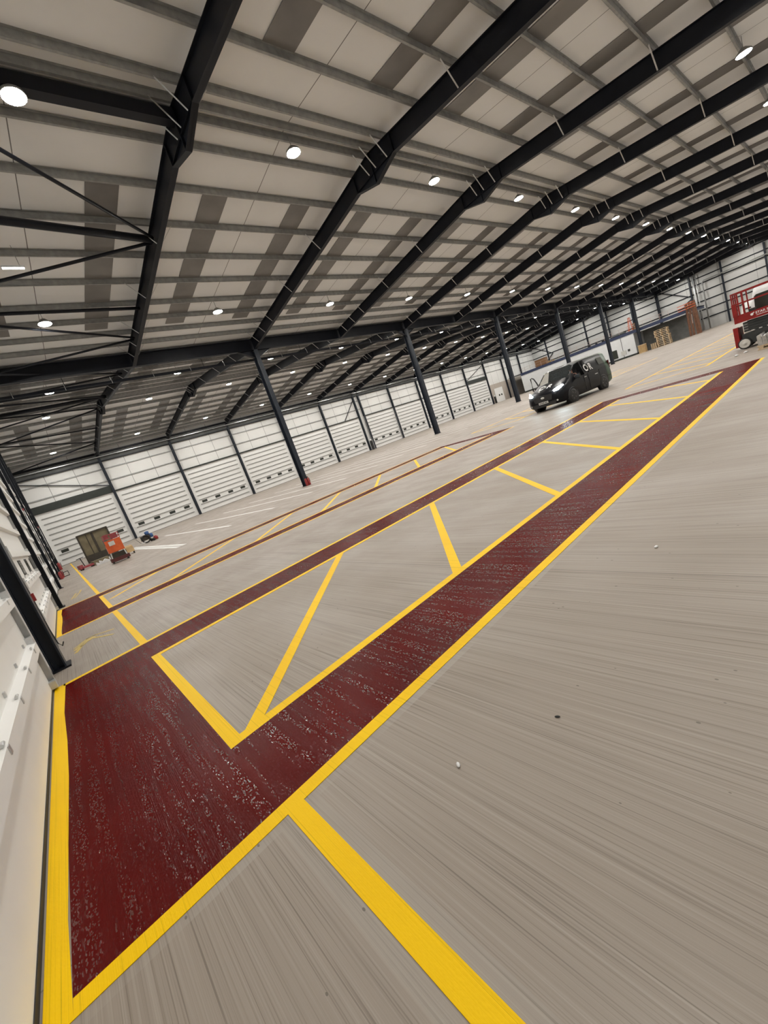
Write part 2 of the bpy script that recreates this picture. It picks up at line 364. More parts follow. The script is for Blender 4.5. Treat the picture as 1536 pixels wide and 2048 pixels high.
# ------------------------------------------------------------------ rafters
def strip(b, path, xa, xb, th):
    for (y0, z0), (y1, z1) in zip(path[:-1], path[1:]):
        b.xprism([(y0, z0), (y1, z1), (y1, z1 + th), (y0, z0 + th)], xa, xb)
def make_rafter(hn, hp):
    r = empty('roof_rafter')
    zb = lambda y: 11.70 - SL * abs(y); zt = lambda y: ZP - .01 - SL * abs(y)
    bot = [(-hn, zb(hn)), (-1.25, zb(1.25)), (0, 11.24), (1.15, zb(1.15)), (hp, zb(hp))]
    top = [(-hn, zt(hn)), (-1.25, zt(1.25)), (0, zt(0)), (1.15, zt(1.15)), (hp, zt(hp))]
    b = MB()
    for i in range(4):
        b.xprism([bot[i], bot[i + 1], top[i + 1], top[i]], -.008, .008)
    strip(b, bot, -.1, .1, .022); strip(b, [(y, z - .022) for y, z in top], -.1, .1, .022)
    b.build('beam', M['steel'], r)
    h = MB()
    h.box(-.1, .1, -.015, .015, 11.26, zt(0) - .02)
    for y in (-1.25, 1.15):
        h.box(-.09, .09, y - .01, y + .01, zb(y) + .02, zt(y) - .02)
    for sx in (-1, 1):
        h.bar((sx * .05, -1.2, zb(1.2) + .05), (sx * .05, -.05, zb(0) - .05), .08, .015)
        h.bar((sx * .05, 1.1, zb(1.1) + .05), (sx * .05, .05, zb(0) - .05), .08, .015)
    h.build('apex_stiffener', M['steel'], r)
    for d in (-13.25, -11.5, -7.95, -4.4, -.9, -.22, .22, 4.6, 8.1, 11.1, 12.4, 13.6):
        s = MB()
        for sx in (-1, 1):
            s.bar((sx * .72, d, zt(d) + .03), (sx * .09, d, zb(d) + .03), .045, .012)
        s.build('fly_brace', M['galv_light'], r)
    return r
for si, yr in enumerate((YR, YR2)):
    raf = None
    where = 'over the red walkways' if si == 0 else 'behind the valley beam'
    for i in range(0, 14):
        r = make_rafter(*((14.7, 14.712) if si == 0 else (14.408, 14.3))) if raf is None else copy_tree(raf)
        raf = raf or r
        r.location = (C0 + i * BAY if i < 13 else XE - .85, yr, 0)
        tag(r, f'dark steel roof rafter {where}, {ORD[i]} from the gable with the red strip', 'rafter', 'dark roof rafters')

# ------------------------------------------------------------------ rooflights
rl = None
for si, yr in enumerate((YR, YR2)):
    for sg in (-1, 1):
        d0, d1 = (2.85, 12.1) if sg > 0 else (2.7, 12.6)
        mesh = None
        for i in range(-1, 13):
            for q, off in enumerate((1.72, 5.66)):
                if mesh is None:
                    b = MB(); z0, z1 = ZP + .21 - SL * d0, ZP + .21 - SL * d1
                    b.xprism([(sg * d0, z0), (sg * d1, z1), (sg * d1, z1 - .015), (sg * d0, z0 - .015)], 0, 1.0)
                    o = b.build('rooflight', M['rooflight']); mesh = o
                else:
                    o = mesh.copy(); COL.objects.link(o)
                o.location = (C0 + i * BAY + off, yr, 0)
                wh = ('red-walkway span' if si == 0 else 'dock-door span'); sd = 'valley slope' if (sg > 0) == (si == 0) else 'outer slope'
                tag(o, f'dark rooflight, {wh}, {sd}, bay {NUM[i + 1]} from the red strip, {"near" if q == 0 else "far"} one', 'rooflight', 'dark rooflight strips')

# ------------------------------------------------------------------ lamps
def make_lamp():
    r = empty('high_bay_lamp')
    b = MB(); b.lathe([(.05, .20), (.10, .19), (.20, .10), (.26, .05), (.27, .0), (.255, -.01), (.255, .0)], (0, 0, 0), 2, 20); b.build('housing', M['housing'], r)
    b = MB(); b.lathe([(.24, -.004), (.24, -.014)], (0, 0, 0), 2, 16); b.build('lens', M['lens'], r)
    b = MB(); b.bar((0, 0, .19), (0, 0, .62), .02); b.build('hanger', M['galv'], r)
    return r
lp = None
rows = [(2.2, 10.9, 'outer slope of red-walkway span'), (YR - .02, 11.8, 'ridge of red-walkway span'), (22.1, 10.85, 'valley slope of red-walkway span'),
        (31.8, 10.85, 'valley slope of dock-door span'), (41.55, 11.84, 'ridge of dock-door span'), (51.6, 10.9, 'outer slope of dock-door span')]
for y, z, w in rows:
    for i in range(-1, 13):
        l = make_lamp() if lp is None else copy_tree(lp)
        lp = lp or l
        l.location = (C0 + (i + .5) * BAY, y, z)
        tag(l, f'lit high bay lamp, {w}, {ORD[i + 1]} from the red strip', 'lamp', 'lit high bay lamps')

# ------------------------------------------------------------------ valley beam, columns, pipes
vb = empty('valley_beam', (0, YV, 0))
b = MB(); b.box(XL, XE, -.008, .008, 10.14, 10.86); b.box(XL, XE, -.14, .14, 10.12, 10.145); b.box(XL, XE, -.14, .14, 10.85, 10.875)
b.build('beam', M['steel'], vb)
for i in range(1, 14, 2):
    x = C0 + i * BAY if i < 13 else XE - .35; h = MB()
    for sg in ((-1, 1) if i < 13 else (-1,)):
        h.add([(x + sg * 1.25, -.008, 10.13), (x + sg * .15, -.008, 9.62), (x + sg * .15, -.008, 10.13), (x + sg * 1.25, .008, 10.13), (x + sg * .15, .008, 9.62), (x + sg * .15, .008, 10.13)],
              [(0, 1, 2), (5, 4, 3), (0, 3, 4, 1), (1, 4, 5, 2), (2, 5, 3, 0)])
        h.bar((x + sg * 1.25, 0, 10.12), (x + sg * .15, 0, 9.61), .24, .02)
    h.build('haunch', M['steel'], vb)
tag(vb, 'long dark valley beam carried on the row of free-standing columns', 'beam')
def make_column():
    r = empty('steel_column')
    b = MB(); b.box(-.15, .15, -.25, -.225, 0, 10.12); b.box(-.15, .15, .225, .25, 0, 10.12); b.box(-.009, .009, -.226, .226, 0, 10.12); b.build('shaft', M['steel_blue'], r)
    b = MB(); b.box(-.2, .2, -.3, .3, 0, .03); b.build('base_plate', M['steel'], r)
    return r
cp = None
for n, i in enumerate(range(1, 14, 2)):
    c = make_column() if cp is None else copy_tree(cp); cp = cp or c
    c.location = (C0 + i * BAY if i < 13 else XE - .35, YV, 0)
    tag(c, f'free-standing slate blue column under the valley beam, {ORD[n]} from the red strip gable', 'column', 'columns under the valley beam')
# rainwater pipe below the valley
rp = empty('rainwater_pipe', (0, 27.75, 9.72))
MB().tube([(XL + .05, 0, 0), (XE - .05, 0, .05)], .085, 10).build('pipe', M['steel'], rp)
cm = None
for k in range(46):
    x = 1.2 + k * 2.3
    if cm is None:
        cm = MB().tube([(0, -.1, -.1), (0, -.1, .12)], .012, 6).bar((0, -.1, .1), (0, 0, .3), .02).build('clip', M['galv_light'], rp); o = cm
    else: o = cm.copy(); COL.objects.link(o)
    o.location = (x, 0, 0)
for k in range(14):
    MB().tube([(C0 + (k - .45) * BAY, 0, .08), (C0 + (k - .45) * BAY, 0, 1.17)], .015, 6).build('hanger', M['steel'], rp)
tag(rp, 'dark horizontal rainwater pipe hung below the valley beam on pale clips', 'pipe')
ct = MB(); ct.box(XL + .05, XE - .1, YF - .62, YF - .42, 10.02, 10.05); ct.box(XL + .05, XE - .1, YF - .62, YF - .605, 10.02, 10.12)
for k in range(28): ct.box(C0 + (k / 2 - .75) * BAY, C0 + (k / 2 - .75) * BAY + .04, YF - .6, YF - .2, 9.97, 10.02)
tag(ct.build('cable_tray', M['galv_light']), 'bright galvanised cable tray along the eaves of the dock door wall', 'cable tray')
# end-bay roof bracing
def brace(p0, p1, r, label, name='roof_brace'):
    tag(MB().tube([p0, p1], r, 8).build(name, M['steel']), label, 'brace', 'end bay roof braces')
zz = lambda y, yr: ZP - .42 - SL * abs(y - yr)
XA, XB = C0 - .14, XL + .12
for si, yr in enumerate((YR, YR2)):
    w = 'red-walkway span' if si == 0 else 'dock-door span'
    sgn = 1 if si == 0 else -1
    fy = lambda y: y if si == 0 else 2 * YV - y
    def B(ya, yb, r, txt): brace((XA, fy(ya), zz(fy(ya), yr)), (XB, fy(yb), zz(fy(yb), yr)), r, f'dark {txt} in the end bay, {w}')
    B(16.85, 15.9, .13, 'thick strut from the second purlin below the ridge')
    B(16.75, 11.2, .055, 'diagonal brace rising to the ridge')
    B(17.0, 20.4, .06, 'diagonal brace dropping away from the thick strut')
    B(21.4, 21.2, .075, 'straight strut halfway down the slope')
    B(24.1, 21.3, .055, 'low diagonal brace meeting the straight strut')
    B(24.25, 29.0 if si == 1 else 26.7, .055, 'lowest diagonal brace by the valley beam')
    if si == 1:
        for ya, yb, t in ((41.8, 38.5, 'diagonal brace at the ridge'), (42.0, 46.2, 'diagonal brace past the ridge'), (46.9, 45.9, 'thick strut past the ridge'), (51.2, 46.5, 'diagonal brace near the dock doors'), (51.4, 55.4, 'last diagonal brace by the dock doors')):
            brace((XA, ya, zz(ya, yr)), (XB, yb, zz(yb, yr)), .06, f'dark {t} in the end bay, dock-door span')
tag(MB().box(XL, C0 - .1, YR - .14, YR + .14, 11.95, 12.3).build('ridge_beam', M['steel']), 'dark beam under the ridge between gable and first rafter', 'beam')

# ------------------------------------------------------------------ wall columns
def make_wall_column(h, d, wdt):
    r = empty('wall_column')
    b = MB(); b.box(-wdt / 2, wdt / 2, 0, .018, 0, h); b.box(-wdt / 2, wdt / 2, d - .018, d, 0, h); b.box(-.008, .008, .01, d - .01, 0, h)
    b.build('shaft', M['steel_blue'], r)
    b = MB(); b.box(-wdt / 2 - .04, wdt / 2 + .04, 0, d + .05, 0, .025); b.build('base_plate', M['steel'], r)
    return r
wc = None
fx = [C0 + i * BAY for i in range(0, 13)]; fx[5] += .42; fx.insert(5, C0 + 5 * BAY - .75)
for n, x in enumerate(fx):
    c = make_wall_column(10.35, .32, .26) if wc is None else copy_tree(wc); wc = wc or c
    c.location = (x, YF + .02, 0); c.rotation_euler = (0, 0, PI)
    tag(c, f'slate blue wall column between dock doors, {ORD[n]} along from the red strip gable', 'column', 'columns along the dock door wall')
wg = None
for n in range(7):
    c = make_wall_column(11.0, .16, .24) if wg is None else copy_tree(wg); wg = wg or c
    c.location = (-.66, 7.2 + 7.8 * n + .12, 0); c.rotation_euler = (0, 0, -PI / 2)
    tag(c, f'dark wall column beside the red strip, {ORD[n]} along the gable wall towards the dock doors', 'column', 'columns along the red strip gable')
we = None
for n, y in enumerate((4.0, 10.2, 16.3, 21.3, 31.9, 36.9, 41.9, 46.9, 51.9)):
    c = make_wall_column(11.2, .3, .26) if we is None else copy_tree(we); we = we or c
    c.location = (XE - .09, y, 0); c.rotation_euler = (0, 0, PI / 2)
    tag(c, f'slate blue wall column on the distant gable, {ORD[n]} along towards the dock door wall', 'column', 'columns along the distant gable')

# ------------------------------------------------------------------ sectional dock doors
SEC = .589
def make_door(name, W, H=5.89, ribin=.34, hinges=False, rd=.11, rh=.085):
    n = round(H / SEC); r = empty(name)
    b = MB()
    for k in range(n):
        b.box(-W / 2, W / 2, .0, .045, .03 + k * SEC, .03 + (k + 1) * SEC - .007)
        if k:
            z = .03 + k * SEC
            rib = MB().xprism([(.044, z - rh), (rd, z - rh + .01), (rd, z + .0), (.044, z + .02)], -W / 2 + ribin, W / 2 - ribin)
            rib.build('strut', M['door_white'] if hinges else M['strut_shade_grey'], r)
    b.build('leaf', M['door_white'], r)
    MB().box(-W / 2, W / 2, -.002, .05, 0, .032).build('bottom_seal', M['black'], r)
    for u in (-2.72, -.92, .92, 2.72):
        f = MB(); z0, z1 = 1.30, 1.62
        f.box(u - .34, u + .34, .044, .052, z0, z1); f.build('window', M['black'], r)
        MB().box(u - .29, u + .29, .05, .056, z0 + .04, z1 - .04).build('pane', M['pane'], r.children[-1])
    for sg in (-1, 1):
        t = MB(); t.box(sg * (W / 2 + .03) - .03, sg * (W / 2 + .03) + .03, .02, .10, 0, H + .05); t.build('track', M['door_white'] if not hinges else M['galv'], r)
    if hinges:
        for k in (1, 2):
            for u in [-2.35 + .94 * q for q in range(6)]:
                z = .03 + k * SEC; h = MB()
                h.box(u - .022, u + .022, rd - .002, rd + .006, z - .05, z + .0); h.box(u - .018, u + .018, .044, .06, z + .05, z + .09); h.tube([(u - .03, .10, z + .02), (u + .03, .10, z + .02)], .011, 8)
                h.build('hinge', M['galv_light'], r)
        for k in range(0, 10):
            for sg in (-1, 1):
                z = .05 + k * SEC; h = MB()
                h.box(sg * (W / 2 - .06) - .05, sg * (W / 2 - .06) + .05, .045, .11, z - .02, z + .07); h.tube([(sg * (W / 2 - .02), .08, z + .025), (sg * (W / 2 + .06), .08, z + .025)], .022, 10)
                h.build('roller', M['galv_light'], r)
    return r
DN = 1
d0 = make_door('door_1', 7.35); far_doors = []
for i in range(-1, 10):
    xa, xb = C0 + i * BAY, C0 + (i + 1) * BAY
    if i == 4: xb -= .75
    if i == 5: xa += .42
    if i == 4: d = make_door('door_%d' % DN, 6.62)
    else: d = d0 if i == -1 else copy_tree(d0)
    d.name = 'door_%d' % DN; DN += 1
    d.location = ((xa + xb) / 2, YF + .06, 0); d.rotation_euler = (0, 0, PI)
    if i == -1: d.location.x += .05
    tag(d, f'white ribbed sectional dock door, {ORD[i + 1]} along from the red strip gable', 'dock door', 'white dock doors on the long wall', 'structure')
    thick = i in (-1, 9)
    struct('trim_%d' % (i + 5), MB().box(xa + .13, xb - .13, YF - .16, YF + .05, 5.93, 6.72 if thick else 6.08), M['lintel'],
           f'{"deep" if thick else "thin"} dark lintel over dock door {NUM[i + 1]} counted from the red strip gable', 'lintel', 'lintels over the dock doors')
dl = make_door('door_%d' % DN, 5.65, 5.89, .03, True, .115, .12); first = True
for k in range(-1, 6):
    d = dl if k == -1 else copy_tree(dl)
    d.name = 'door_%d' % DN; DN += 1
    d.location = (-.70, 3.55 if k == -1 else 7.2 + 7.8 * k + 4.72, 0); d.rotation_euler = (0, 0, -PI / 2)
    tag(d, f'white ribbed sectional door in the gable wall, {ORD[k + 1]} along beside the red strip', 'dock door', 'white dock doors in the gable wall', 'structure')
for i, (xa, za, xb, zb_) in enumerate(((XL + .2, 9.3, 6.9, 6.75), (C0 + 9 * BAY + .2, 6.75, C0 + 10 * BAY - .2, 9.3), (C0 + 4 * BAY + 3.9, 6.1, C0 + 5 * BAY - 1.0, 8.9))):
    tag(MB().bar((xa, YF - .1, za), (xb, YF - .1, zb_), .09).build('wall_brace', M['steel']), f'dark diagonal brace above dock door {("one", "eleven", "five")[i]} from the red strip gable', 'brace', 'wall braces')
pd = empty('door_%d' % DN, (88.6, YF, 0))
MB().box(-1.75, 1.75, -.08, .0, 0, 3.3).build('leaf', M['door_white'], pd)
for u in (-.2, .8): MB().box(u - .25, u + .25, -.095, -.08, 1.35, 1.75).build('pane', M['pane'], pd)
tag(pd, 'white flush door with two small windows in the beige panelling', 'door', None, 'structure')

# ------------------------------------------------------------------ floor markings
def flat(name, m, rects, label, cat, group=None, z=.003):
    b = MB()
    for r in rects:
        if len(r) == 4 and not isinstance(r[0], tuple): b.box(r[0], r[1], r[2], r[3], 0.0005, z)
        else: b.prism(list(r), 0.0005, z)
    return tag(b.build(name, m), label, cat, group)
YG = 'yellow painted lines'
XR0, XR1 = 15.56, 16.3
for n, (dy, nm, far) in enumerate(((0.0, 'front', False), (8.21, 'rear', True))):
    a = 1.87 + dy
    y = dict(o0=a, o1=a + .085, b0=a + .81, b1=a + .90, c0=a + 3.575, c1=a + 3.665, e0=a + 4.42, e1=a + 4.505)
    if far: y = dict(o0=10.06, o1=10.15, b0=10.79, b1=10.89, c0=13.66, c1=13.75, e0=14.46, e1=14.55)
    nmx = 'larger, front' if not far else 'rear'
    flat('painted_walkway', M['red'], [(-.55, .31, y['o1'], y['e0']), (.31, XR1, y['o1'], y['b0']), (.31, XR1, y['c1'], y['e0']), (XR0, XR1, y['b0'], y['c1'])],
         f'glossy wet red painted walkway frame, {"nearer the concrete foreground" if not far else "second loop, nearer the white parking lines"}', 'painted walkway', 'red walkways', .0025)
    who = 'front red walkway' if not far else 'rear red walkway'
    flat('yellow_line', M['yellow'], [(-.55, XR1 + .05, y['o0'], y['o1'])], f'yellow edge line along the outer near side of the {who}', 'floor line', YG)
    flat('yellow_line', M['yellow'], [(-.55, XR1, y['e0'], y['e1'])], f'yellow edge line along the outer far side of the {who}', 'floor line', YG)
    flat('yellow_line', M['yellow'], [[(-.64, y['o0']), (-.55, y['o0']), (-.56, y['o0'] + .5), (-.535, y['o0'] + 1.9), (-.535, y['o0'] + 2.6), (-.55, y['o0'] + 3.4), (-.53, y['e1']), (-.64, y['e1'])]], f'yellow strip closing the {who} against the gable door', 'floor line', YG)
    flat('yellow_line', M['yellow'], [(.40, XR0, y['b0'], y['b1'])], f'yellow inner line on the near side of the box in the {who}', 'floor line', YG)
    flat('yellow_line', M['yellow'], [(.40, XR0, y['c0'], y['c1'])], f'yellow inner line on the far side of the box in the {who}', 'floor line', YG)
    flat('yellow_line', M['yellow'], [(.31, .40, y['b0'], y['c1'])], f'yellow inner line across the gable end of the box in the {who}', 'floor line', YG)
    h = y['c0'] - y['b1']; sp = 2.27
    starts = [.44 + sp * k for k in range(7)] if not far else [-.85 + .0] + [1.6 + sp * k for k in range(6)]
    for k, x in enumerate(starts):
        w = .145; t0, t1 = 0.0, 1.0
        if x < .40: t0 = (.40 - x + .02) / 2.6
        if x + 2.6 > XR0: t1 = (XR0 - x - w) / 2.6
        xa, ya, xb, yb = x + 2.6 * t0, y['b1'] + h * t0, x + 2.6 * t1, y['b1'] + h * t1
        flat('yellow_line', M['yellow'], [[(xa, ya), (xa + w, ya), (xb + w, yb), (xb, yb)]], f'yellow diagonal hatch line inside the {who}, {ORD[k]} from the gable', 'floor line', YG, .0028)
for k, (ya, yb, t) in enumerate(((-2.6, 1.87, 'running forward from the front red walkway'), (6.375, 10.06, 'between the two red walkways'), (14.55, 54.0, 'from the rear red walkway to the dock doors'))):
    flat('yellow_line', M['yellow'], [(.31, .40, ya, yb)], f'yellow line parallel to the gable wall, {t}', 'floor line', YG)
# hatched boxes further down the hall
for far, (ya, yb) in enumerate(((3.72, 6.42), (11.55, 14.5))):
    who = ('front', 'rear')[far]
    flat('yellow_line', M['yellow'], [(19.1, 43, ya - .05, ya + .05)], f'distant yellow line, near side of the unpainted box beyond the {who} walkway', 'floor line', YG)
    flat('yellow_line', M['yellow'], [(19.1, 43, yb - .05, yb + .05)], f'distant yellow line, far side of the unpainted box beyond the {who} walkway', 'floor line', YG)
    flat('yellow_line', M['yellow'], [(19.05, 19.15, ya, yb)], f'distant yellow line closing the unpainted box beyond the {who} walkway', 'floor line', YG)
    for k in range(10):
        x = 19.9 + 2.2 * k
        if x + 2.7 > 43: break
        flat('yellow_line', M['yellow'], [[(x, ya + .05), (x + .14, ya + .05), (x + 2.84, yb - .05), (x + 2.7, yb - .05)]], f'distant yellow diagonal, {ORD[k]} in the unpainted box beyond the {who} walkway', 'floor line', YG, .0028)
for k, x in enumerate([3.72, 3.98, 6.12, 8.45, 10.8, 13.15, 15.7, 18.0, 20.35, 22.7, 25.2, 27.6, 30, 32.4, 34.8, 37.2, 39.6]):
    flat('white_line', M['white_line'], [(x - .095, x + .095, 19.3, 34.4)], f'white parking bay line, {ORD[k]} from the red strip gable', 'floor line', 'white parking bay lines')
def brush(name, strokes, label):
    b = MB()
    for s in strokes:
        pts = [Vector((p[0], p[1], 0)) for p in s[0]]; w = s[1]
        for p, q in zip(pts[:-1], pts[1:]):
            d = (q - p).normalized(); nrm = Vector((-d.y, d.x, 0)) * w / 2; e = d * .02
            b.prism([tuple((p - e + nrm).xy), tuple((p - e - nrm).xy), tuple((q + e - nrm).xy), tuple((q + e + nrm).xy)], .0005, .002 + .0002 * strokes.index(s))
    tag(b.build(name, M['scribble']), label, 'paint smear', 'brushed yellow smears')
brush('paint_smear', [([(-.39, 8.22), (-.2, 8.55), (-.1, 8.55), (.16, 8.3)], .045), ([(-.38, 7.85), (-.3, 8.15), (-.22, 8.3), (-.13, 8.36)], .05), ([(-.385, 8.05), (-.27, 8.38)], .045), ([(-.13, 8.36), (.12, 7.9)], .045), ([(-.26, 8.36), (-.12, 8.42)], .16)], 'brushed yellow smear on the concrete between the two red walkways')
brush('paint_smear', [([(-.28, 16.2), (-.12, 17.6)], .05), ([(-.2, 16.2), (-.02, 17.4), (.05, 18.2)], .05)], 'faint yellow smear on the concrete just past the rear red walkway')
brush('paint_smear', [([(20.9, 14.6), (20.4, 13.9)], .12), ([(20.3, 14.7), (20.9, 14.0)], .12)], 'small yellow cross brushed on the floor near the van')

# ------------------------------------------------------------------ small debris
for k, (x, y, r, m, t) in enumerate(((3.30, 1.15, .016, 'white_sheet_and_gleam', 'pale paper scrap on the open concrete below the middle of the front walkway'),
                                     (.93, 1.31, .012, 'white_sheet_and_gleam', 'pale chip on the concrete near the forward yellow line'), (1.38, 1.05, .009, 'black', 'small dark crumb on the open concrete'),
                                     (.07, 1.06, .008, 'black', 'small dark crumb between the forward yellow line and the red corner'))):
    b = MB(); b.lathe([(r * .3, 0), (r, r * .3), (r * .8, r * .7), (r * .2, r)], (0, 0, 0), 2, 7); o = b.build('debris_chip', M[m]); o.location = (x, y, .001); o.scale = (1.5, .8, .8); o.rotation_euler = (0, 0, k)
    tag(o, t, 'debris')

#@@PART2@@
# ------------------------------------------------------------------ lettering
def text_mesh(txt, size, m, name, parent, matrix, depth=.003, bold=.0, sx=1.0):
    cu = bpy.data.curves.new('tmp_text', 'FONT'); cu.body = txt; cu.size = size; cu.extrude = depth; cu.offset = bold; cu.align_x = 'LEFT'
    t = bpy.data.objects.new('tmp_text', cu); COL.objects.link(t)
    bpy.context.view_layer.update()
    me = bpy.data.meshes.new_from_object(t.evaluated_get(bpy.context.evaluated_depsgraph_get()))
    bpy.data.objects.remove(t); bpy.data.curves.remove(cu)
    me.name = name; me.materials.clear(); me.materials.append(m)
    o = bpy.data.objects.new(name, me); COL.objects.link(o); o.parent = parent
    o.matrix_local = matrix @ Matrix.Diagonal((sx, 1, 1, 1))
    return o
def frame_matrix(origin, xdir, ydir):
    x = Vector(xdir).normalized(); z = x.cross(Vector(ydir)).normalized(); y = z.cross(x)
    m = Matrix.Identity(4)
    for i in range(3): m[i][0] = x[i]; m[i][1] = y[i]; m[i][2] = z[i]; m[i][3] = origin[i]
    return m

# ------------------------------------------------------------------ the van (local: +x forward, +y towards the red walkway)
van = empty('van', (21.92, 9.86, 0), math.atan2(.107, -.994)); van.scale = (1, 1, .95)
ST = [(2.47, .42, .66, .80, .66, .64, .52), (2.38, .27, .80, .93, .84, .82, .66), (2.12, .22, .95, 1.05, .93, .92, .78), (1.80, .22, 1.04, 1.19, .98, .96, .82), (1.40, .22, 1.12, 1.33, .99, .975, .84),
      (1.02, .22, 1.13, 1.60, .99, .98, .80), (.66, .22, 1.14, 1.87, .99, .98, .77), (.12, .22, 1.14, 1.95, .99, .98, .765), (-.3, .22, 1.14, 1.965, .99, .98, .765), (-1.1, .22, 1.14, 1.975, .99, .98, .77),
      (-2.0, .22, 1.14, 1.97, .985, .975, .77), (-2.42, .28, 1.12, 1.94, .96, .95, .745), (-2.54, .40, 1.08, 1.84, .92, .90, .69)]
def ring(s):
    x, zb, bl, zt, ws, wb, wr = s
    half = [(0, zb), (ws * .9, zb), (ws, zb + .10), (ws + .012, (zb + bl) / 2), (wb, bl), (wr + .02, zt - .10), (wr - .10, zt - .015), (0, zt)]
    pts = [(x, y, z) for y, z in half] + [(x, -y, z) for y, z in half[-2:0:-1]]
    return [Vector(p) for p in pts]
rings = [ring(s) for s in ST]
skip = set()
for k in (4, 5):                       # windscreen opening
    for i in (5, 6, 7, 8): skip.add((k, i))
for k in (5, 6):                    # side windows; the far door is open
    skip.add((k, 4)); skip.add((k, 9))
for k in (5, 6): skip.add((k, 10)); skip.add((k, 11))
b = MB(); b.loft(rings, 0, True, True, skip)
for fi, f in enumerate(b.f):
    c = sum((Vector(b.v[i]) for i in f), Vector()) / len(f)
    if c.x < -2.2: b.mi[fi] = 1
b.build('body', [M['van_dark'], M['van_green']], van)
g = MB(); g.add([rings[4][5], rings[4][6], rings[4][7], rings[4][8], rings[4][9], rings[5][5], rings[5][6], rings[5][7], rings[5][8], rings[5][9], rings[6][5], rings[6][6], rings[6][7], rings[6][8], rings[6][9]],
                [(i, i + 1, i + 6, i + 5) for i in range(4)] + [(i + 5, i + 6, i + 11, i + 10) for i in range(4)])
g.build('windscreen', M['glass'], van)
p = MB()
for k in (4, 5):
    for i, j in ((5, 4), (9, 10)): p.tube([rings[k][i], rings[k + 1][i]], .035, 8)
for k in (6, 8):
    p.tube([rings[k][4], rings[k][5]], .03, 8) if k == 8 else None
p.build('pillars', M['van_trim'], van)
it = MB(); it.box(-.10, -.07, -.9, .9, .3, 1.85); it.box(1.02, 1.38, -.86, .86, .55, 1.08); it.box(-.05, 1.3, -.9, .9, .28, .34)
it.build('cab_interior', M['van_trim'], van)
for sy in (.45, -.45):
    s = MB(); s.box(.02, .55, sy - .26, sy + .26, .55, .78); s.box(-.04, .12, sy - .25, sy + .25, .78, 1.35); s.box(-.02, .09, sy - .13, sy + .13, 1.36, 1.58); s.build('seat', M['cloth'], van)
sw = MB(); sw.tube([(.98 + .04 * math.sin(a), -.45 + .18 * math.cos(a), 1.08 + .15 * math.sin(a)) for a in [2 * PI * i / 16 for i in range(17)]], .015, 6); sw.build('steering_wheel', M['van_trim'], van)
def disc(mb, c, r0, r1, y0, y1, n=28, a0=0, a1=2 * PI):
    pts = [(c[0] + math.cos(a0 + (a1 - a0) * i / n), c[1] + math.sin(a0 + (a1 - a0) * i / n)) for i in range(n + 1)]
for sx in (1.50, -1.50):
    for sy in (1, -1):
        a = MB(); a.lathe([(.30, sy * .80), (.42, sy * .80), (.425, sy * 1.0), (.30, sy * .985)], (sx, 0, .345), 1, 26); a.build('wheel_arch', M['van_trim'], van)
        wv = MB(); wv.lathe([(.20, sy * .78), (.335, sy * .79), (.345, sy * .83), (.345, sy * .98), (.33, sy * 1.005), (.23, sy * 1.012)], (sx, 0, .345), 1, 28); wo = wv.build('wheel', M['black'], van)
        rm = MB(); rm.lathe([(.235, sy * 1.0), (.225, sy * 1.012), (.20, sy * .985), (.05, sy * .99), (.045, sy * 1.01), (.01, sy * 1.012)], (sx, 0, .345), 1, 24)
        for q in range(5):
            t = 2 * PI * q / 5; rm.bar((sx + .05 * math.cos(t), sy * 1.0, .345 + .05 * math.sin(t)), (sx + .21 * math.cos(t), sy * 1.005, .345 + .21 * math.sin(t)), .05, .02, (0, 1, 0))
        rm.build('rim', M['wheel_grey'], wo)
# front face
f = MB(); f.xprism([(-.46, .52), (.46, .52), (.54, .80), (-.54, .80)], 2.40, 2.485); f.build('grille', M['van_trim'], van)
f = MB(); f.xprism([(-.62, .25), (.62, .25), (.68, .44), (-.68, .44)], 2.42, 2.495); f.build('lower_grille', M['van_trim'], van)
f = MB(); f.add([], []); f.lathe([(.01, 0), (.085, 0), (.1, -.012), (.1, -.03)], (0, 0, 0), 0, 24); e = f.build('badge', M['silver'], van); e.location = (2.50, 0, .70); e.scale = (1, 1, .55)
f = MB(); f.box(2.495, 2.505, -.26, .26, .40, .51); pl = f.build('number_plate', M['silver'], van)
f = MB()
for q, (ya, yb) in enumerate(((-.22, -.17), (-.15, -.10), (-.08, -.03), (-.01, .04), (.08, .13), (.15, .20))): f.box(2.505, 2.507, ya, yb, .43, .48)
f.build('blurred_characters', M['van_trim'], pl)
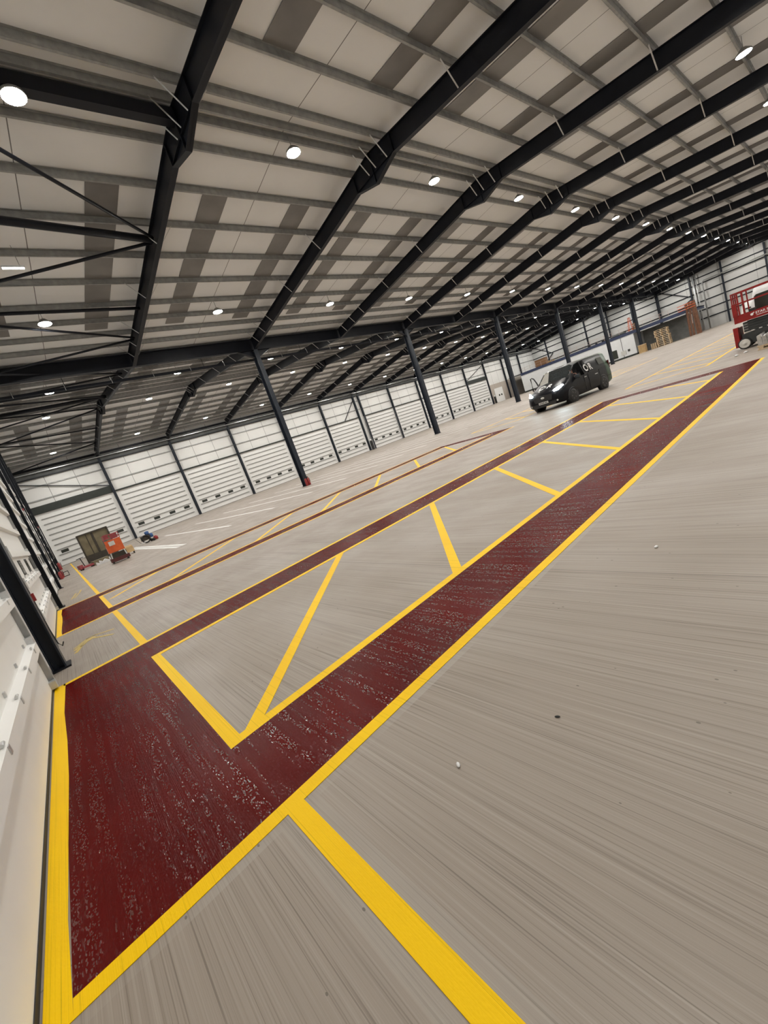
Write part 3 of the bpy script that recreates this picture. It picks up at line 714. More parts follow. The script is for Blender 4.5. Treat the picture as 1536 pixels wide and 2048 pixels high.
for sy in (1, -1):
    h = MB(); h.add([(2.36, sy * .60, .84), (2.30, sy * .80, .88), (2.02, sy * .94, 1.02), (2.05, sy * .90, 1.07), (2.30, sy * .70, 1.0), (2.38, sy * .56, .92)], [(0, 1, 2, 3, 4, 5)])
    for i, v in enumerate(h.v): h.v[i] = (v[0] + .035, v[1] + sy * .012, v[2] + .012)
    hb = MB(); hb.add(h.v, h.f); hb.add([(x - .05, y - sy * .03, z - .02) for x, y, z in h.v], [(5, 4, 3, 2, 1, 0)]); n6 = 6
    for i in range(6): hb.f.append([i, (i + 1) % 6, 6 + (i + 1) % 6, 6 + i]); hb.mi.append(0); hb.sm.append(False)
    hb.build('headlight', M['headlamp'], van)
    fl_ = MB(); fl_.lathe([(.01, 0), (.045, 0), (.05, -.03)], (2.455, sy * .70, .40), 0, 14); fl_.build('fog_light', M['silver'], van)
    mr = MB(); mr.loft([[Vector((1.02 + dx, sy * (1.0 + w_) , 1.16 + dz)) for dx, dz in ((-.05, -.09), (.05, -.09), (.06, .1), (-.05, .12))] for w_ in (.0, .05, .24)]); mr.build('mirror', M['van_trim'], van)
    hd = MB(); hd.box(.05 - .75 * 0 + (.02), .25, sy * 1.0, sy * 1.022, .98, 1.02) if sy > 0 else hd.box(-.9, -.7, -1.022, -1.0, .98, 1.02); hd.build('door_handle', M['silver'], van)
hd = MB(); hd.box(-1.02, -.78, 1.0, 1.022, .93, .965); hd.build('door_handle', M['silver'], van)
sk = MB(); sk.box(-2.3, -1.95, 1.0, 1.006, .62, .65); sk.bar((-2.1, .96, 1.14), (.2, 1.0, 1.14), .02, .03); sk.bar((-.14, 1.004, .35), (-.14, 1.0, 1.12), .012); sk.bar((.28, 1.0, .35), (.28, 1.002, 1.12), .012); sk.bar((-1.25, 1.004, .35), (-1.25, .99, 1.9 - .77), .012); sk.build('door_seam', M['van_trim'], van)
tl = MB(); tl.box(-2.54, -2.47, .86, .93, 1.0, 1.42); tl.build('tail_light', M['tail_red'], van)
wg_ = MB(); wg_.add([(-2.0, .905, 1.34), (-1.45, .91, 1.34), (-1.45, .82, 1.72), (-1.98, .815, 1.72)], [(0, 1, 2, 3)]); 
for i, v in enumerate(wg_.v): wg_.v[i] = (v[0], v[1] + .035, v[2])
wg_.add([(x, y - .03, z) for x, y, z in wg_.v[:4]], [(3, 2, 1, 0)]); wg_.build('rear_side_window', M['pane'], van)
# open far door
dr = MB(); dx, dy = math.cos(math.radians(52)), -math.sin(math.radians(52)); hx, hy = 1.0, -.99
P = lambda t, z, o=0: (hx - dx * t + dy * o * -1, hy + dy * t + dx * o, z)
dr.loft([[Vector(P(t, z, o)) for o, z in ((-.03, .32), (.03, .32), (.03, 1.13), (-.03, 1.13))] for t in (0, .5, 1.1)])
dr.tube([P(0.0, 1.13), P(.25, 1.5), P(.55, 1.78), P(.85, 1.86), P(1.06, 1.86), P(1.1, 1.13)], .035, 8)
dr.build('open_door', M['van_dark'], van)
# lettering on side and bonnet, white letters round a small pale diamond
def mark(parent, M4, s):
    text_mesh('C', s, M['white_mark'], 'letter', parent, M4, .002, .02 * s, .85)
    text_mesh('R', s, M['white_mark'], 'letter', parent, M4 @ Matrix.Translation((s * .92, 0, 0)), .002, .02 * s, .85)
    d = MB(); d.prism([(s * .70, s * .14), (s * .80, s * .36), (s * .70, s * .58), (s * .60, s * .36)], 0, .003); o = d.build('diamond_mark', M['silver'], parent); o.matrix_local = M4
side_y = Vector((0, rings[9][5][1] - rings[9][4][1], rings[9][5][2] - rings[9][4][2])).normalized()
mark(van, frame_matrix((.0, .978, 1.26), (-1, 0, 0), side_y), .52)
bon = (Vector((1.40, 0, 1.33)) - Vector((2.12, 0, 1.05))).normalized()
mark(van, frame_matrix((2.05, -.44, 1.105), (0, 1, 0), bon), .50)
tag(van, 'dark van with a green tail, white lettering, lit headlights and one door open', 'van')
# person in the passenger seat
def person():
    J = [((.25, .45, .86), .15), ((.22, .45, 1.05), .15), ((.20, .45, 1.25), .16), ((.20, .45, 1.40), .075), ((.22, .45, 1.50), .08), ((.24, .45, 1.60), .10), ((.23, .45, 1.69), .07),
         ((.21, .64, 1.33), .07), ((.34, .80, 1.20), .055), ((.50, .86, 1.23), .042), ((.56, .86, 1.24), .036),
         ((.21, .26, 1.33), .07), ((.36, .20, 1.10), .055), ((.58, .26, 1.02), .042), ((.64, .27, 1.02), .036),
         ((.48, .55, .84), .085), ((.72, .56, .86), .075), ((.80, .56, .52), .055), ((.92, .56, .42), .045),
         ((.48, .35, .84), .085), ((.72, .34, .86), .075), ((.80, .34, .52), .055), ((.92, .34, .42), .045), ((.315, .45, 1.585), .022)]
    E_ = [(0, 1), (1, 2), (2, 3), (3, 4), (4, 5), (5, 6), (2, 7), (7, 8), (8, 9), (9, 10), (2, 11), (11, 12), (12, 13), (13, 14), (0, 15), (15, 16), (16, 17), (17, 18), (0, 19), (19, 20), (20, 21), (21, 22), (5, 23)]
    for base, sd in ((10, 1), (14, -1)):
        bx, by, bz = J[base][0]
        for q, ln in enumerate((.075, .085, .08, .065)):
            n = len(J); J.append(((bx + .05, by + (q - 1.5) * .02, bz + .005), .011)); J.append(((bx + .05 + ln * .6, by + (q - 1.5) * .021, bz - .012), .010)); J.append(((bx + .05 + ln * .9, by + (q - 1.5) * .021, bz - .04), .008)); E_ += [(base, n), (n, n + 1), (n + 1, n + 2)]
        n = len(J); J.append(((bx + .015, by - sd * .045, bz + .01), .012)); J.append(((bx + .05, by - sd * .06, bz - .005), .010)); E_ += [(base, n), (n, n + 1)]
    me = bpy.data.meshes.new('person'); me.from_pydata([j[0] for j in J], E_, []); me.materials.append(M['skin'])
    o = bpy.data.objects.new('person', me); COL.objects.link(o)
    sk_ = o.modifiers.new('skin', 'SKIN'); sk_.use_smooth_shade = True
    if not me.skin_vertices: 
        bm = bmesh.new(); bm.from_mesh(me); bm.verts.layers.skin.verify(); bm.to_mesh(me); bm.free()
    for i, j in enumerate(J):
        me.skin_vertices[0].data[i].radius = (j[1], j[1]); me.skin_vertices[0].data[i].use_root = (i == 0)
    o.modifiers.new('sub', 'SUBSURF').levels = 1; o.modifiers['sub'].render_levels = 2
    o.matrix_world = van.matrix_basis.copy()
    o.location = (21.92 - .994 * .1, 9.86 + .107 * .1, -.03); o.rotation_euler = (0, 0, math.atan2(.107, -.994)); o.scale = (.97, .97, .95)
    c = MB(); c.lathe([(.155, .80), (.175, .9), (.18, 1.05), (.185, 1.22), (.16, 1.34), (.09, 1.42)], (.22, .45, 0), 2, 16); c.tube([(.21, .62, 1.32), (.34, .79, 1.20), (.47, .855, 1.225)], .075, 10, 0, .052); c.tube([(.21, .28, 1.32), (.36, .21, 1.11), (.55, .255, 1.03)], .075, 10, 0, .052)
    c.build('jacket', M['cloth'], o)
    h = MB(); h.lathe([(.112, 1.60), (.118, 1.66), (.10, 1.735), (.05, 1.775), (.005, 1.785)], (.215, .45, 0), 2, 16); h.build('hair', M['hair'], o)
    for sy in (.035, -.035):
        e_ = MB(); e_.lathe([(.002, 0), (.012, .004), (.002, .008)], (.325, .45 + sy, 1.615), 0, 8); e_.build('eye', M['hair'], o)
    m_ = MB(); m_.box(.315, .325, .425, .475, 1.535, 1.545); m_.build('mouth', M['brown_wood'], o)
    tag(o, 'person in dark jacket sitting in the van with an arm at the side window', 'person')
person()

# ------------------------------------------------------------------ red scissor lift (long side along Y)
sl = empty('scissor_lift', (22.35, 1.95, 0))
X0, X1, Y0, Y1 = -.58, .58, -1.2, 1.2
b = MB(); b.box(X0 + .06, X1 - .06, Y0 + .1, Y1 - .12, .16, .55); b.box(X0, X1, Y0 + .05, Y1 - .5, .42, .6); b.build('chassis', M['lift_grey'], sl)
for sx in (-1, 1):
    for y in (Y1 - .17, Y0 + .35):
        wv = MB(); wv.lathe([(.14, -.06), (.20, -.07), (.21, -.04), (.21, .04), (.20, .07), (.14, .06)], (0, 0, 0), 0, 24); o = wv.build('wheel', M['black'], sl, (sx * .54, y, .21))
        d = MB(); d.lathe([(.005, .075), (.03, .085), (.035, .07), (.13, .065), (.165, .072), (.17, .05)], (0, 0, 0), 0, 24)
        if sx < 0:
            d.v = [(-x, y_, z) for x, y_, z in d.v]
        d.build('hub', M['wheel_white'], o)
b = MB(); b.box(X0 - .02, X0 + .2, Y1 - .04, Y1 + .10, .12, .88); b.box(X0 + .3, X1 - .05, Y1 - .04, Y1 + .06, .3, .85); b.build('entry_step', M['lift_red'], sl)
for k in range(4):
    s = MB()
    for sx in (X0 + .08, X1 - .08):
        s.bar((sx, Y0 + .15, .62 + .095 * k), (sx, Y1 - .2, .66 + .095 * k), .05, .085)
    s.build('scissor_arm', M['lift_grey'], sl)
for k in range(7):
    s = MB(); s.box(X0 - .012, X0 - .002, Y1 - .5 - k * .22, Y1 - .41 - k * .22, .60, .635); s.build('pale_sticker', M['silver'], sl)
b = MB(); b.box(X0, X1, Y0, Y1, 1.05, 1.12); b.box(X0 - .012, X0 + .012, Y0, Y1 + .02, 1.02, 1.30); b.box(X1 - .012, X1 + .012, Y0, Y1 + .02, 1.02, 1.30); b.box(X0, X1, Y1, Y1 + .02, 1.02, 1.30); b.box(X0, X1, Y0 - .02, Y0, 1.02, 1.3)
b.build('platform', M['lift_red'], sl)
r = MB()
for sx in (X0, X1):
    for z in (1.72, 2.12): r.bar((sx, Y0, z), (sx, Y1, z), .045)
    for y in (Y1, Y1 - .17, Y1 - .3, .1, -.5, Y0): r.bar((sx, y, 1.28), (sx, y, 2.12), .04)
for y in (Y0, Y1):
    for z in (1.5, 1.72, 1.92, 2.12): r.bar((X0, y, z), (X1, y, z), .04)
    for x in (-.2, .2): r.bar((x, y, 1.28), (x, y, 2.12), .04)
r.box(X0 - .03, X0 + .03, Y1 - .1, Y1 + .03, 1.28, 1.75)
r.build('guard_rail', M['lift_red'], sl)
b = MB(); b.box(X0 + .02, X0 + .2, Y1 - .62, Y1 - .42, 1.28, 1.40); b.build('control_box', M['black'], sl)
tmx = frame_matrix((X0 - .014, Y1 - .60, 1.155), (0, -1, 0), (0, 0, 1))
text_mesh('STAR PLATFORMS', .12, M['white_mark'], 'lettering', sl, tmx, .001, .002)
b = MB(); b.box(X0 - .016, X0 - .012, Y0 + .3, Y1 - .62, 1.10, 1.118); b.build('strapline', M['white_mark'], sl)
b = MB(); b.lathe([(.005, 0), (.045, 0), (.045, -.003)], (X0 - .012, Y1 - .50, 1.185), 0, 14); b.bar((X0 - .014, Y1 - .50, 1.20), (X0 - .014, Y1 - .57, 1.24), .03, .003, (1, 0, 0)); b.build('logo_blob', M['white_mark'], sl)
tag(sl, 'red scissor lift with guard rails and white lettering on its platform edge', 'scissor lift')
# white vehicle behind it
wvn = empty('white_van', (26.2, .9, 0))
S2 = [(2.52, .45, 1.35, .93), (2.46, .28, 1.66, .95), (2.20, .28, 1.76, .97), (2.10, .28, 1.80, .97), (2.03, .28, 2.15, .95), (1.90, .28, 2.22, .94), (-1.5, .28, 2.25, .92), (-2.4, .28, 2.24, .92), (-2.5, .35, 2.15, .9)]
rg = []
for y, z0, z1, wd in S2:
    h = [(wd * .9, z0), (wd, z0 + .12), (wd, (z0 + z1) / 2), (wd * .97, z1 - .25), (wd * .86, z1 - .03), (wd * .6, z1)]
    rg.append([Vector((x, y, z)) for x, z in h] + [Vector((-x, y, z)) for x, z in h[::-1]])
MB().loft(rg, 0, True).build('body', M['white_sheet_and_gleam'], wvn)
for sx in (-1, 1):
    g = MB(); g.xprism([(2.05, 1.28), (2.02, 1.82), (1.95, 1.88), (.75, 1.88), (.75, 1.28)], sx * .945 - .02, sx * .945 + .02); g.build('side_window', M['pane'], wvn)
    g = MB(); g.xprism([(-1.9, 1.25), (.65, 1.25), (.65, 1.86), (-1.9, 1.86)], sx * .945 - .02, sx * .945 + .02); g.build('side_window', M['pane'], wvn)
    for y in (1.55, -1.5):
        t = MB(); t.lathe([(.2, sx * .76), (.33, sx * .77), (.34, sx * .98), (.2, sx * .99)], (0, y, .34), 0, 22); t.build('wheel', M['black'], wvn)
    for z in (1.42, 1.24):
        t = MB(); t.box(sx * .985 - .01, sx * .985 + .01, 2.16, 2.36, z, z + .05); t.build('wing_vent', M['black'], wvn)
tag(wvn, 'white vehicle with dark windows parked behind the red scissor lift', 'van')

# ------------------------------------------------------------------ pallets
def make_pallet(L_, W_, H_, name='pallet'):
    r = empty(name)
    t = MB()
    for k in range(7): t.box(-L_ / 2, L_ / 2, -W_ / 2 + k * W_ / 7 + .01, -W_ / 2 + (k + 1) * W_ / 7 - .003, H_ - .06, H_ - .025)
    for x in (-L_ / 2, L_ / 2 - .12): t.box(x, x + .12, -W_ / 2, W_ / 2, H_ - .025, H_)
    t.box(-L_ / 2 + .12, L_ / 2 - .12, -W_ / 2, W_ / 2, H_ - .025, H_ - .005)
    t.build('deck', M['wood'], r)
    t = MB()
    for x in (-L_ / 2 + .07, 0, L_ / 2 - .07):
        for y in (-W_ / 2 + .09, 0, W_ / 2 - .09): t.box(x - .07, x + .07, y - .06, y + .06, .04, H_ - .06)
    t.build('block', M['wood'], r)
    t = MB()
    for x in (-L_ / 2 + .07, 0, L_ / 2 - .07): t.box(x - .07, x + .07, -W_ / 2, W_ / 2, 0, .04)
    t.build('runner', M['wood'], r)
    return r
pp = make_pallet(1.2, 2.05, .30)
for k in range(10):
    o = pp if k == 0 else copy_tree(pp)
    o.location = (92.0 + random.uniform(-.04, .04), 23.1 + random.uniform(-.06, .06) + (.14 if k > 5 else 0), .301 * k)
    tag(o, f'pale wooden pallet in the tall stack before the mezzanine, {ORD[k]} from the floor', 'pallet', 'pallets in the tall stack')
pq = make_pallet(1.2, .9, .2)
for k in range(5):
    o = pq if k == 0 else copy_tree(pq)
    o.location = (92.2, 24.72, .201 * k); tag(o, f'small wooden pallet beside the tall pallet stack, {ORD[k]} from the floor', 'pallet', 'pallets in the short stack')
cr = empty('wooden_crate', (90.6, 26.2, 0)); MB().box(-.5, .5, -.55, .55, .12, 1.45).build('side_board', M['card'], cr); b = MB(); b.box(-.55, .55, -.6, .6, 0, .12); b.box(-.53, .53, -.58, .58, 1.4, 1.5); b.build('batten', M['wood'], cr)
tag(cr, 'tan wooden crate standing between the white cabin wall and the pallets', 'crate')

# ------------------------------------------------------------------ mezzanine at the distant gable
mz = empty('mezzanine', (93.3, 19.2, 0))
MB().box(0, 12.5, 0, 36.3, 4.45, 4.6).build('deck', M['grey_dark'], mz)
MB().box(-.05, .1, 0, 33.0, 4.05, 4.62).build('edge_beam', M['blue_beam'], mz)
MB().box(0, 12, 0, .12, 4.05, 4.62).build('edge_beam', M['blue_beam'], mz)
for y in (.2, 7.9): MB().box(.1, .35, y, y + .25, 0, 4.05).build('post', M['steel_blue'], mz)
for k in range(12):
    r = MB(); y = .1 + k * 2.75
    for z in (5.1, 5.6): r.bar((0, y, z), (0, y + 2.7, z), .035)
    r.bar((0, y, 4.6), (0, y, 5.62), .04); r.bar((0, y + 1.35, 4.6), (0, y + 1.35, 5.62), .03)
    r.build('guard_rail', M['pale_pink'], mz)
tag(mz, 'blue edged mezzanine with pale guard rails at the distant gable', 'mezzanine')
cb = empty('site_cabin', (93.35, 28.0, 0))
MB().box(0, 6, 0, 24.3, .32, 4.02).build('wall_panel', M['cabin_white'], cb); MB().box(-.04, 6, -.02, 24.3, 0, .32).build('plinth', M['lintel'], cb)
MB().box(-.03, 0, 3.35, 4.3, .5, 2.15).build('window', M['pane'], cb); MB().box(-.012, 0, 2.26, 2.36, .32, 4.0).build('panel_joint', M['grey_dark'], cb)
b = MB(); b.box(-.1, 0, 1.1, 1.45, 1.15, 1.5); b.build('vent_hatch', M['black'], cb); MB().box(-.08, 0, 1.8, 2.7, .7, 1.5).build('notice_board', M['silver'], cb)
tag(cb, 'long white cabin wall tucked under the blue mezzanine edge', 'cabin')
tag(MB().box(98.5, 98.7, 19.4, 27.9, 0, 4.0).build('block_wall', M['grey_mid']), 'dark grey wall in the shade under the mezzanine behind the pallets', 'wall')
oc = empty('crate_stack', (94.6, 47.3, 4.6)); MB().box(-.6, .6, -1.3, 1.2, 0, 1.55).build('crate_box', M['brown_wood'], oc)
b = MB()
for z in (.1, .55, 1.0, 1.45): b.box(-.63, -.6, -1.32, 1.22, z - .06, z + .06)
b.build('slat', M['rust_orange'], oc); tag(oc, 'brown slatted crate on the mezzanine deck near the dock door wall', 'crate')
for k, (y, r_) in enumerate(((45.2, .35), (44.4, .28), (36.4, .32), (33.6, .34), (35.0, .22))):
    o = MB().lathe([(r_ * .5, 0), (r_, .02), (r_, r_ * 1.1), (r_ * .5, r_ * 1.15)], (0, 0, 0), 2, 14).build('drum', M['card' if k < 2 else 'black']); o.location = (94.2, y, 4.6)
    tag(o, ('tan bundle on the mezzanine beside the brown crate', 'smaller tan bundle on the mezzanine past the brown crate', 'dark drum on the mezzanine above the van roof', 'dark drum on the mezzanine beside a column', 'low dark drum on the mezzanine')[k], 'drum')
tb = MB(); tb.lathe([(.1, 0), (.45, .05), (.5, .2), (.3, .38), (.05, .45)], (0, 0, 0), 2, 14); o = tb.build('tarpaulin_bundle', M['grey_dark']); o.scale = (1, 3.0, 1.1); o.location = (94.2, 30.8, 4.6); tag(o, 'long dark bundle lying on the mezzanine above the white cabin', 'bundle')
of = empty('orange_frame', (94.4, 28.6, 4.6)); b = MB()
for y in (-.35, .35): b.bar((0, y, 0), (0, y * .3, 2.6), .07); b.bar((.5, y, 0), (.5, y * .3, 2.6), .07)
for z in (.3, .7, 1.1): b.bar((0, -.5, z), (0, .5, z), .05)
b.build('upright', M['orange'], of); b = MB(); b.box(.1, .8, -1.3, -.35, 0, .35); b.box(.1, .8, -1.3, -.35, .5, .8); b.box(.1, .8, -1.25, -.4, .95, 1.25); b.build('load', M['brown_wood'], of)
tag(of, 'orange frame with brown load standing on the mezzanine above the cabin', 'frame')
rk = empty('rack_frames', (92.35, 18.75, 0)); b = MB()
for k, (ya, yb) in enumerate(((-.9, -.75), (-.5, -.4), (0.1, .0), (.6, .45))):
    b = MB(); b.bar((k * .15, ya, 0), (k * .15 - .2, yb, 5.6 - .2 * (k % 2)), .10, .34, (0, 1, 0)); b.build('leaning_panel', M['rust_orange'], rk)
b = MB()
for z in (4.7, 5.1, 5.5): b.bar((-.2, -.9, z), (-.2, 1.6, z - .1), .09)
b.build('cross_bar', M['orange'], rk); b = MB(); b.bar((-.3, -.1, 2.0), (-.3, -.15, 3.5), .16, .02, (0, 1, 0)); b.build('white_sheet_and_gleam', M['white_sheet_and_gleam'], rk)  # the upright white strip paints a gleam on the racking
tag(rk, 'tall bundle of faded orange racking standing at the end of the mezzanine', 'racking')
for k, (y, r_, m) in enumerate(((20.65, .16, 'galv_light'), (20.2, .10, 'galv_light'), (19.3, .12, 'galv'))):
    pts = [(XE - .55, y, 0), (XE - .55, y, 8.8 if k == 2 else 11.0)] + ([(XE - .55, y - .3, 9.1), (XE - .55, 4, 9.1)] if k == 2 else [])
    tag(MB().tube(pts, r_, 10).build('service_pipe', M[m]), ('thick vertical service pipe on the distant gable by the racking', 'thin vertical service pipe beside the thick one on the distant gable', 'service pipe on the distant gable that bends level near the roof')[k], 'pipe')

# ------------------------------------------------------------------ wrapped pile in front of the lift
pw = make_pallet(1.0, 1.2, .15, 'dark_pallet'); pw.location = (19.75, 1.75, 0); tag(pw, 'pallet under the silver wrapped pile beside the red scissor lift', 'pallet')
b = MB()
for k in range(9):
    y0 = -.55 + k * .125; h = .22 + .12 * random.random()
    b.loft([[Vector((x, y0 + dy, z)) for dy, z in ((0, 0), (.12, 0), (.13, h), (.02, h + .05 * random.random()))] for x in (-.5, -.2, .1, .5)], 0, True)
o = b.build('wrapped_pile', M['foil']); o.location = (19.75, 1.75, .151); tag(o, 'crumpled silver wrapped pile on a pallet before the red scissor lift', 'pile')
o = MB().box(-.06, .06, -.7, .5, 0, .05).build('timber_plank', M['wood']); o.location = (19.7, 1.45, .56); o.rotation_euler = (.08, 0, .1); tag(o, 'tan timber plank lying across the silver wrapped pile', 'plank')
for k, (x, y) in enumerate(((20.0, 2.75), (19.6, 2.95))):
    o = MB().lathe([(.02, 0), (.08, .01), (.06, .05), (.01, .07)], (0, 0, 0), 2, 7).build('wrap_scrap', M['white_sheet_and_gleam']); o.location = (x, y, .001); o.scale = (1.4, .8, .8)
    tag(o, ('crumpled white scrap on the floor below the scissor lift wheel', 'smaller white scrap on the floor away from the wrapped pile')[k], 'scrap')

# ------------------------------------------------------------------ the corner by the dock doors
ol = empty('mast_lift', (2.15, 25.45, 0))
b = MB(); b.box(-.42, .45, -.25, .35, .06, .26); b.build('base_tray', M['dark_red'], ol)
b = MB(); b.box(-.36, .38, -.2, .3, .26, .5); b.build('machine_core', M['dark_frame'], ol)
for x in (-.34, .34):
    MB().bar((x, -.24, .26), (x * .9, -.2, .6), .05).build('leg', M['galv_light'], ol)
    for y in (-.2, .28): 
        o = MB().lathe([(.02, -.03), (.07, -.03), (.07, .03), (.02, .03)], (0, 0, 0), 0, 14).build('caster', M['black'], ol, (x, y, .071))
b = MB(); b.box(-.37, .36, -.26, .2, .56, 1.22); b.build('basket_panel', M['orange'], ol)
b = MB(); b.box(-.22, .05, -.28, -.26, .92, 1.14); b.build('data_plate', M['silver'], ol)
b = MB(); b.box(-.38, -.2, -.25, .1, 1.0, 1.3); b.build('control_box', M['grey_dark'], ol)
b = MB()
for z in (1.32, 1.5): b.bar((-.36, -.24, z), (.36, -.24, z), .04)
for x in (-.36, 0, .36): b.bar((x, -.24, 1.2), (x, -.24, 1.52), .035)
b.box(.0, .3, -.2, .1, 1.24, 1.5); b.box(-.3, -.1, -.2, .1, 1.3, 1.55)
b.build('top_rail', M['pink_red'], ol)
tag(ol, 'small orange lift with a red base tray in the corner before the khaki crate', 'lift')
kc = empty('open_crate', (2.2, 36.7, 0)); W2 = .95
MB().box(-W2, W2, .1, .6, .12, 2.1).build('back_board', M['khaki'], kc)
b = MB(); b.bar((-W2, .05, 0), (-W2, .05, 2.16), .1); b.bar((W2, .05, 0), (W2, .05, 2.16), .1); b.bar((-W2, .05, 2.12), (W2, .05, 2.12), .1); b.bar((-W2, .05, .1), (W2, .05, .1), .2); b.build('frame', M['dark_frame'], kc)
b = MB(); b.box(-.12, .02, .06, .1, .2, 2.08); b.box(-.45, -.40, .08, .1, .2, 2.08); b.build('slat', M['dark_frame'], kc); MB().box(-W2, W2, -.15, .1, .0, .55).build('lower_tray', M['dark_frame'], kc)
tag(kc, 'tall khaki open crate with a dark frame standing before the dock door', 'crate')
pt = empty('pallet_truck', (.88, 31.0, 0), .25)
b = MB(); b.box(-.35, .35, -.25, -.08, .08, .2); b.box(-.35, .35, .08, .25, .08, .2); b.box(-.42, -.25, -.25, .25, .08, .34); b.build('fork', M['pink_red'], pt)
for x in (-.3, .28): 
    for y in (-.16, .16): MB().lathe([(.01, -.04), (.06, -.04), (.06, .04), (.01, .04)], (0, 0, 0), 1, 12).build('wheel', M['black'], pt, (x, y, .061))
b = MB(); b.tube([(-.1, 0, .2), (-.16, 0, .72)], .025, 8); b.tube([(-.16, -.2, .74), (-.16, .2, .74)], .022, 8); b.tube([(-.36, .02, .73), (.04, .02, .75)], .02, 8); b.build('handle', M['black'], pt)
tag(pt, 'low red pallet truck with a dark upright handle near the gable wall', 'pallet truck')
ws = MB()
for k in range(5):
    ws.loft([[Vector((-.4 + .18 * k + dx, y, z)) for dx, z in ((0, 0), (.2, 0), (.17, .1 + .06 * (k % 3)), (.04, .14 + .05 * ((k + 1) % 3)))] for y in (-.35, 0, .3)], 0, True)
o = ws.build('plastic_sheeting', M['white_sheet_and_gleam']); o.location = (1.68, 29.9, .001); tag(o, 'crumpled white plastic sheeting on the floor behind the orange lift', 'sheeting')
o = MB().box(-.42, .42, -.3, .3, 0, .28).build('cardboard_box', M['khaki']); o.location = (1.6, 31.2, .001); o.rotation_euler = (0, 0, .2); tag(o, 'flat olive box beside the white plastic sheeting', 'box')
tw = empty('tool_trolley', (2.95, 28.3, 0)); MB().xprism([(-.3, .12), (.3, .12), (.3, .52), (-.1, .45)], -.25, .25).build('tan_hopper', M['card'], tw)
b = MB(); b.tube([(-.2, .2, .4), (-.55, .5, .95)], .03, 8); b.tube([(-.75, .5, .95), (-.4, .5, .98)], .025, 8); b.build('handle', M['black'], tw)
for x in (-.2, .2): MB().lathe([(.02, -.03), (.09, -.03), (.09, .03), (.02, .03)], (0, 0, 0), 0, 14).build('wheel', M['black'], tw, (x, -.1, .091))
tag(tw, 'small tan hopper trolley with a black handle beside the orange lift', 'trolley')
lm = empty('line_marker', (4.9, 33.8, 0), .2)
b = MB()
for a in range(1): b.tube([(-.15 + .26 * math.cos(t), -.1, .32 + .26 * math.sin(t)) for t in [2 * PI * i / 20 for i in range(21)]], .045, 8)
b.build('front_wheel', M['black'], lm)
b = MB(); b.box(-.35, .2, -.05, .3, .22, .55); b.build('engine', M['dark_frame'], lm)
MB().lathe([(.02, .55), (.14, .55), (.15, .78), (.10, .82), (.02, .83)], (.12, .1, 0), 2, 16).build('blue_pot', M['blue_paint'], lm); MB().lathe([(.02, .3), (.13, .3), (.14, .55), (.05, .6)], (.32, .05, 0), 2, 16).build('blue_pot', M['blue_paint'], lm)
MB().lathe([(.02, 0), (.15, .02), (.16, .2), (.08, .3), (.02, .31)], (.5, -.1, .02), 2, 16).build('red_tank', M['fire_red'], lm)
b = MB(); b.tube([(-.5, 0, .08), (-.75, 0, .5), (-.55, 0, .62), (.3, .2, .9)], .02, 8); b.tube([(-.7, -.25, .08), (-.2, -.3, .15)], .02, 8); b.build('frame_tube', M['galv_light'], lm)
for y in (-.2, .25): MB().lathe([(.02, -.03), (.11, -.03), (.11, .03), (.02, .03)], (0, 0, 0), 1, 14).build('wheel', M['black'], lm, (.3, y, .111))
tag(lm, 'blue and black line marking machine with a red tank beside a dock door column', 'line marker')
def extinguisher(x, y, lab, s=1.0):
    e = empty('fire_extinguisher', (x, y, .0)); e.scale = (s, s, s)
    MB().lathe([(.02, 0), (.085, .005), (.09, .03), (.09, .42), (.06, .50), (.03, .53)], (0, 0, 0), 2, 18).build('cylinder', M['fire_red'], e)
    b = MB(); b.lathe([(.03, .52), (.03, .58), (.015, .6)], (0, 0, 0), 2, 10); b.bar((-.02, 0, .60), (-.02, -.12, .63), .02); b.tube([(.03, 0, .57), (.11, 0, .5), (.115, 0, .2)], .014, 8); b.build('valve_hose', M['black'], e)
    tag(e, lab, 'fire extinguisher', 'red fire extinguishers')
extinguisher(14.72, 26.52, 'red fire extinguisher at the foot of the closest valley column, gable side', 1.05)
extinguisher(14.93, 26.52, 'red fire extinguisher at the foot of the closest valley column, van side', 1.05)
extinguisher(-.46, 30.2, 'red fire extinguisher at the gable wall beside the black frame box', .85); extinguisher(-.40, 31.2, 'red fire extinguisher just past the black frame box at the gable wall', .85)
extinguisher(-.46, 45.8, 'distant red fire extinguisher at the gable wall near the corner', 1.3)
b = MB()
for x in (-.13, .13):
    for y in (-.13, .13): b.bar((x, y, 0), (x, y, .3), .03)
for z in (.02, .28):
    for q in (-.13, .13): b.bar((-.13, q, z), (.13, q, z), .03); b.bar((q, -.13, z), (q, .13, z), .03)
o = b.build('black_stand', M['black']); o.location = (-.2, 31.6, 0); tag(o, 'small black open frame stand on the floor by the gable wall', 'stand')
for k, x in enumerate((45.75, 85.75)):
    c = empty('control_post', (x, YF - .45, 0)); MB().box(-.22, .22, -.1, .1, 0, 1.55).build('cabinet', M['black'], c); MB().lathe([(.01, 1.55), (.13, 1.6), (.16, 1.72), (.13, 1.84), (.01, 1.88)], (0, 0, 0), 2, 16).build('white_globe', M['white_mark'], c); MB().bar((.38, 0, 0), (.38, 0, 1.9), .06).build('pole', M['galv_light'], c)
    tag(c, ('black control post with a white globe between the paired wall columns', 'black control post with a white globe past the last dock door')[k], 'control post')
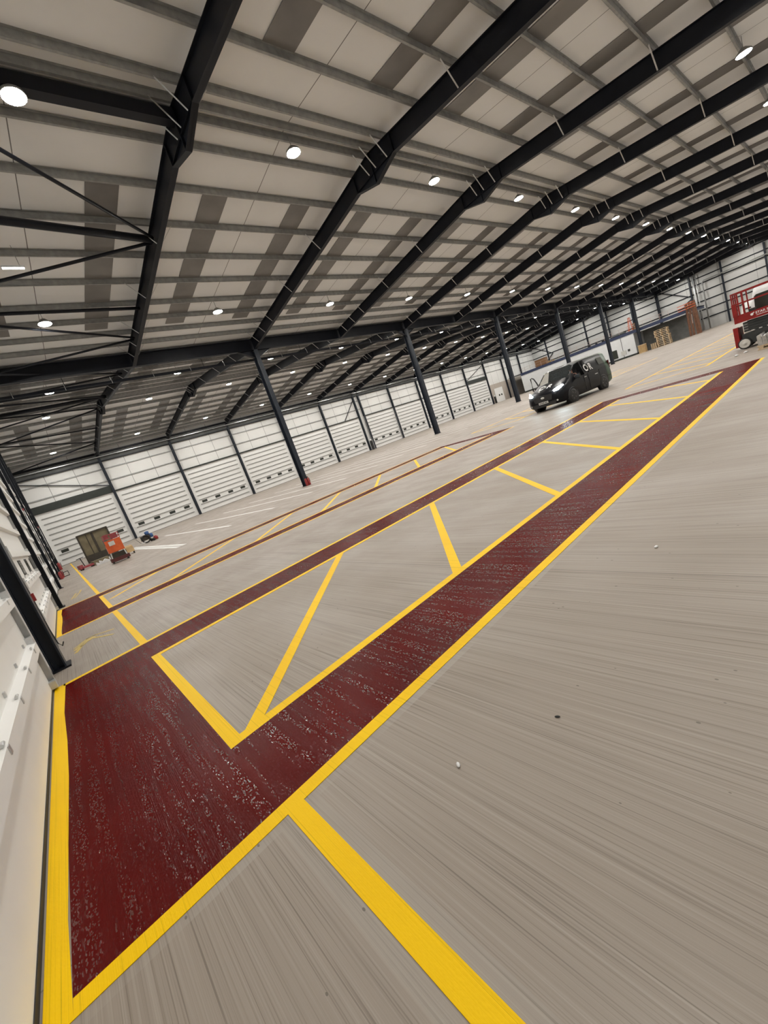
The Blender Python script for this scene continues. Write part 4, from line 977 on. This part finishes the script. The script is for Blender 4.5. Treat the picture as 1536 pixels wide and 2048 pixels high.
for (ya, za, yb, zb_, t) in ((26.7, 10.4, 21.15, 6.85, 'upper diagonal brace on the distant gable above the mezzanine end'), (21.2, 6.8, 22.75, 5.9, 'short lower brace on the distant gable above the mezzanine end'), (55.8, 10.4, 50.6, 7.05, 'upper diagonal brace on the distant gable near the dock door corner'), (50.7, 7.0, 52.8, 5.4, 'lower diagonal brace on the distant gable near the dock door corner')):
    tag(MB().bar((XE - .155, ya, za), (XE - .155, yb, zb_), .13).build('wall_brace', M['steel']), 'dark ' + t, 'brace', 'wall braces')
bt = empty('batten_light', (2.42, 17.97, 10.98)); MB().box(-.32, .32, -.05, .05, .03, .09).build('casing', M['galv_light'], bt); MB().box(-.30, .30, -.03, .03, 0, .03).build('tube', M['tube'], bt); MB().bar((.2, 0, .09), (.2, 0, .78), .015).build('hanger', M['galv'], bt)
tag(bt, 'short lit batten light hung in the end bay beside the roof bracing', 'light')
# gable wall fittings
rbx = empty('pull_switch', (-.545, 8.15, 1.0)); MB().box(-.035, .035, -.045, .045, -.06, .06).build('red_box', M['fire_red'], rbx); MB().tube([(0, 0, .07), (-.03, -.02, .9), (-.06, 0, 1.6)], .008, 6).build('upper_cord', M['black'], rbx); MB().tube([(0, 0, -.06), (.0, .02, -.55), (.01, .04, -.80), (.05, .0, -.86), (.08, -.05, -.80)], .009, 6).build('lower_cord', M['black'], rbx)
tag(rbx, 'red switch box on a hanging black cord beside the gable wall column', 'switch')
for k, y in enumerate((22.95, 38.55)):
    c = empty('conduit', (-.44, y, 0)); MB().tube([(0, 0, 1.2), (0, 0, 3.65)], .022, 8).build('pipe', M['galv_light'], c); MB().box(-.03, .03, -.03, .03, 3.65, 3.74).build('red_cap', M['pink_red'], c)
    tag(c, f'pale vertical conduit with a red cap on the {("third", "fifth")[k]} gable wall column', 'conduit')
#@@END2@@
# ------------------------------------------------------------------ render settings
w = bpy.data.worlds.new('world'); SC.world = w; w.use_nodes = True
w.node_tree.nodes['Background'].inputs['Color'].default_value = (.01, .012, .016, 1); w.node_tree.nodes['Background'].inputs['Strength'].default_value = .3
SC.view_settings.view_transform = 'Standard'; SC.view_settings.look = 'None'; SC.view_settings.gamma = 1; SC.view_settings.exposure = 0
SC.view_settings.use_curve_mapping = False
SC.cycles.use_denoising = True; SC.cycles.denoising_prefilter = 'NONE'; SC.cycles.denoising_input_passes = 'RGB_ALBEDO_NORMAL'; SC.cycles.use_light_tree = True
SC.cycles.max_bounces = 6; SC.cycles.diffuse_bounces = 4; SC.cycles.glossy_bounces = 3; SC.cycles.transmission_bounces = 6
SC.cycles.sample_clamp_indirect = 6; SC.cycles.caustics_reflective = False; SC.cycles.caustics_refractive = False
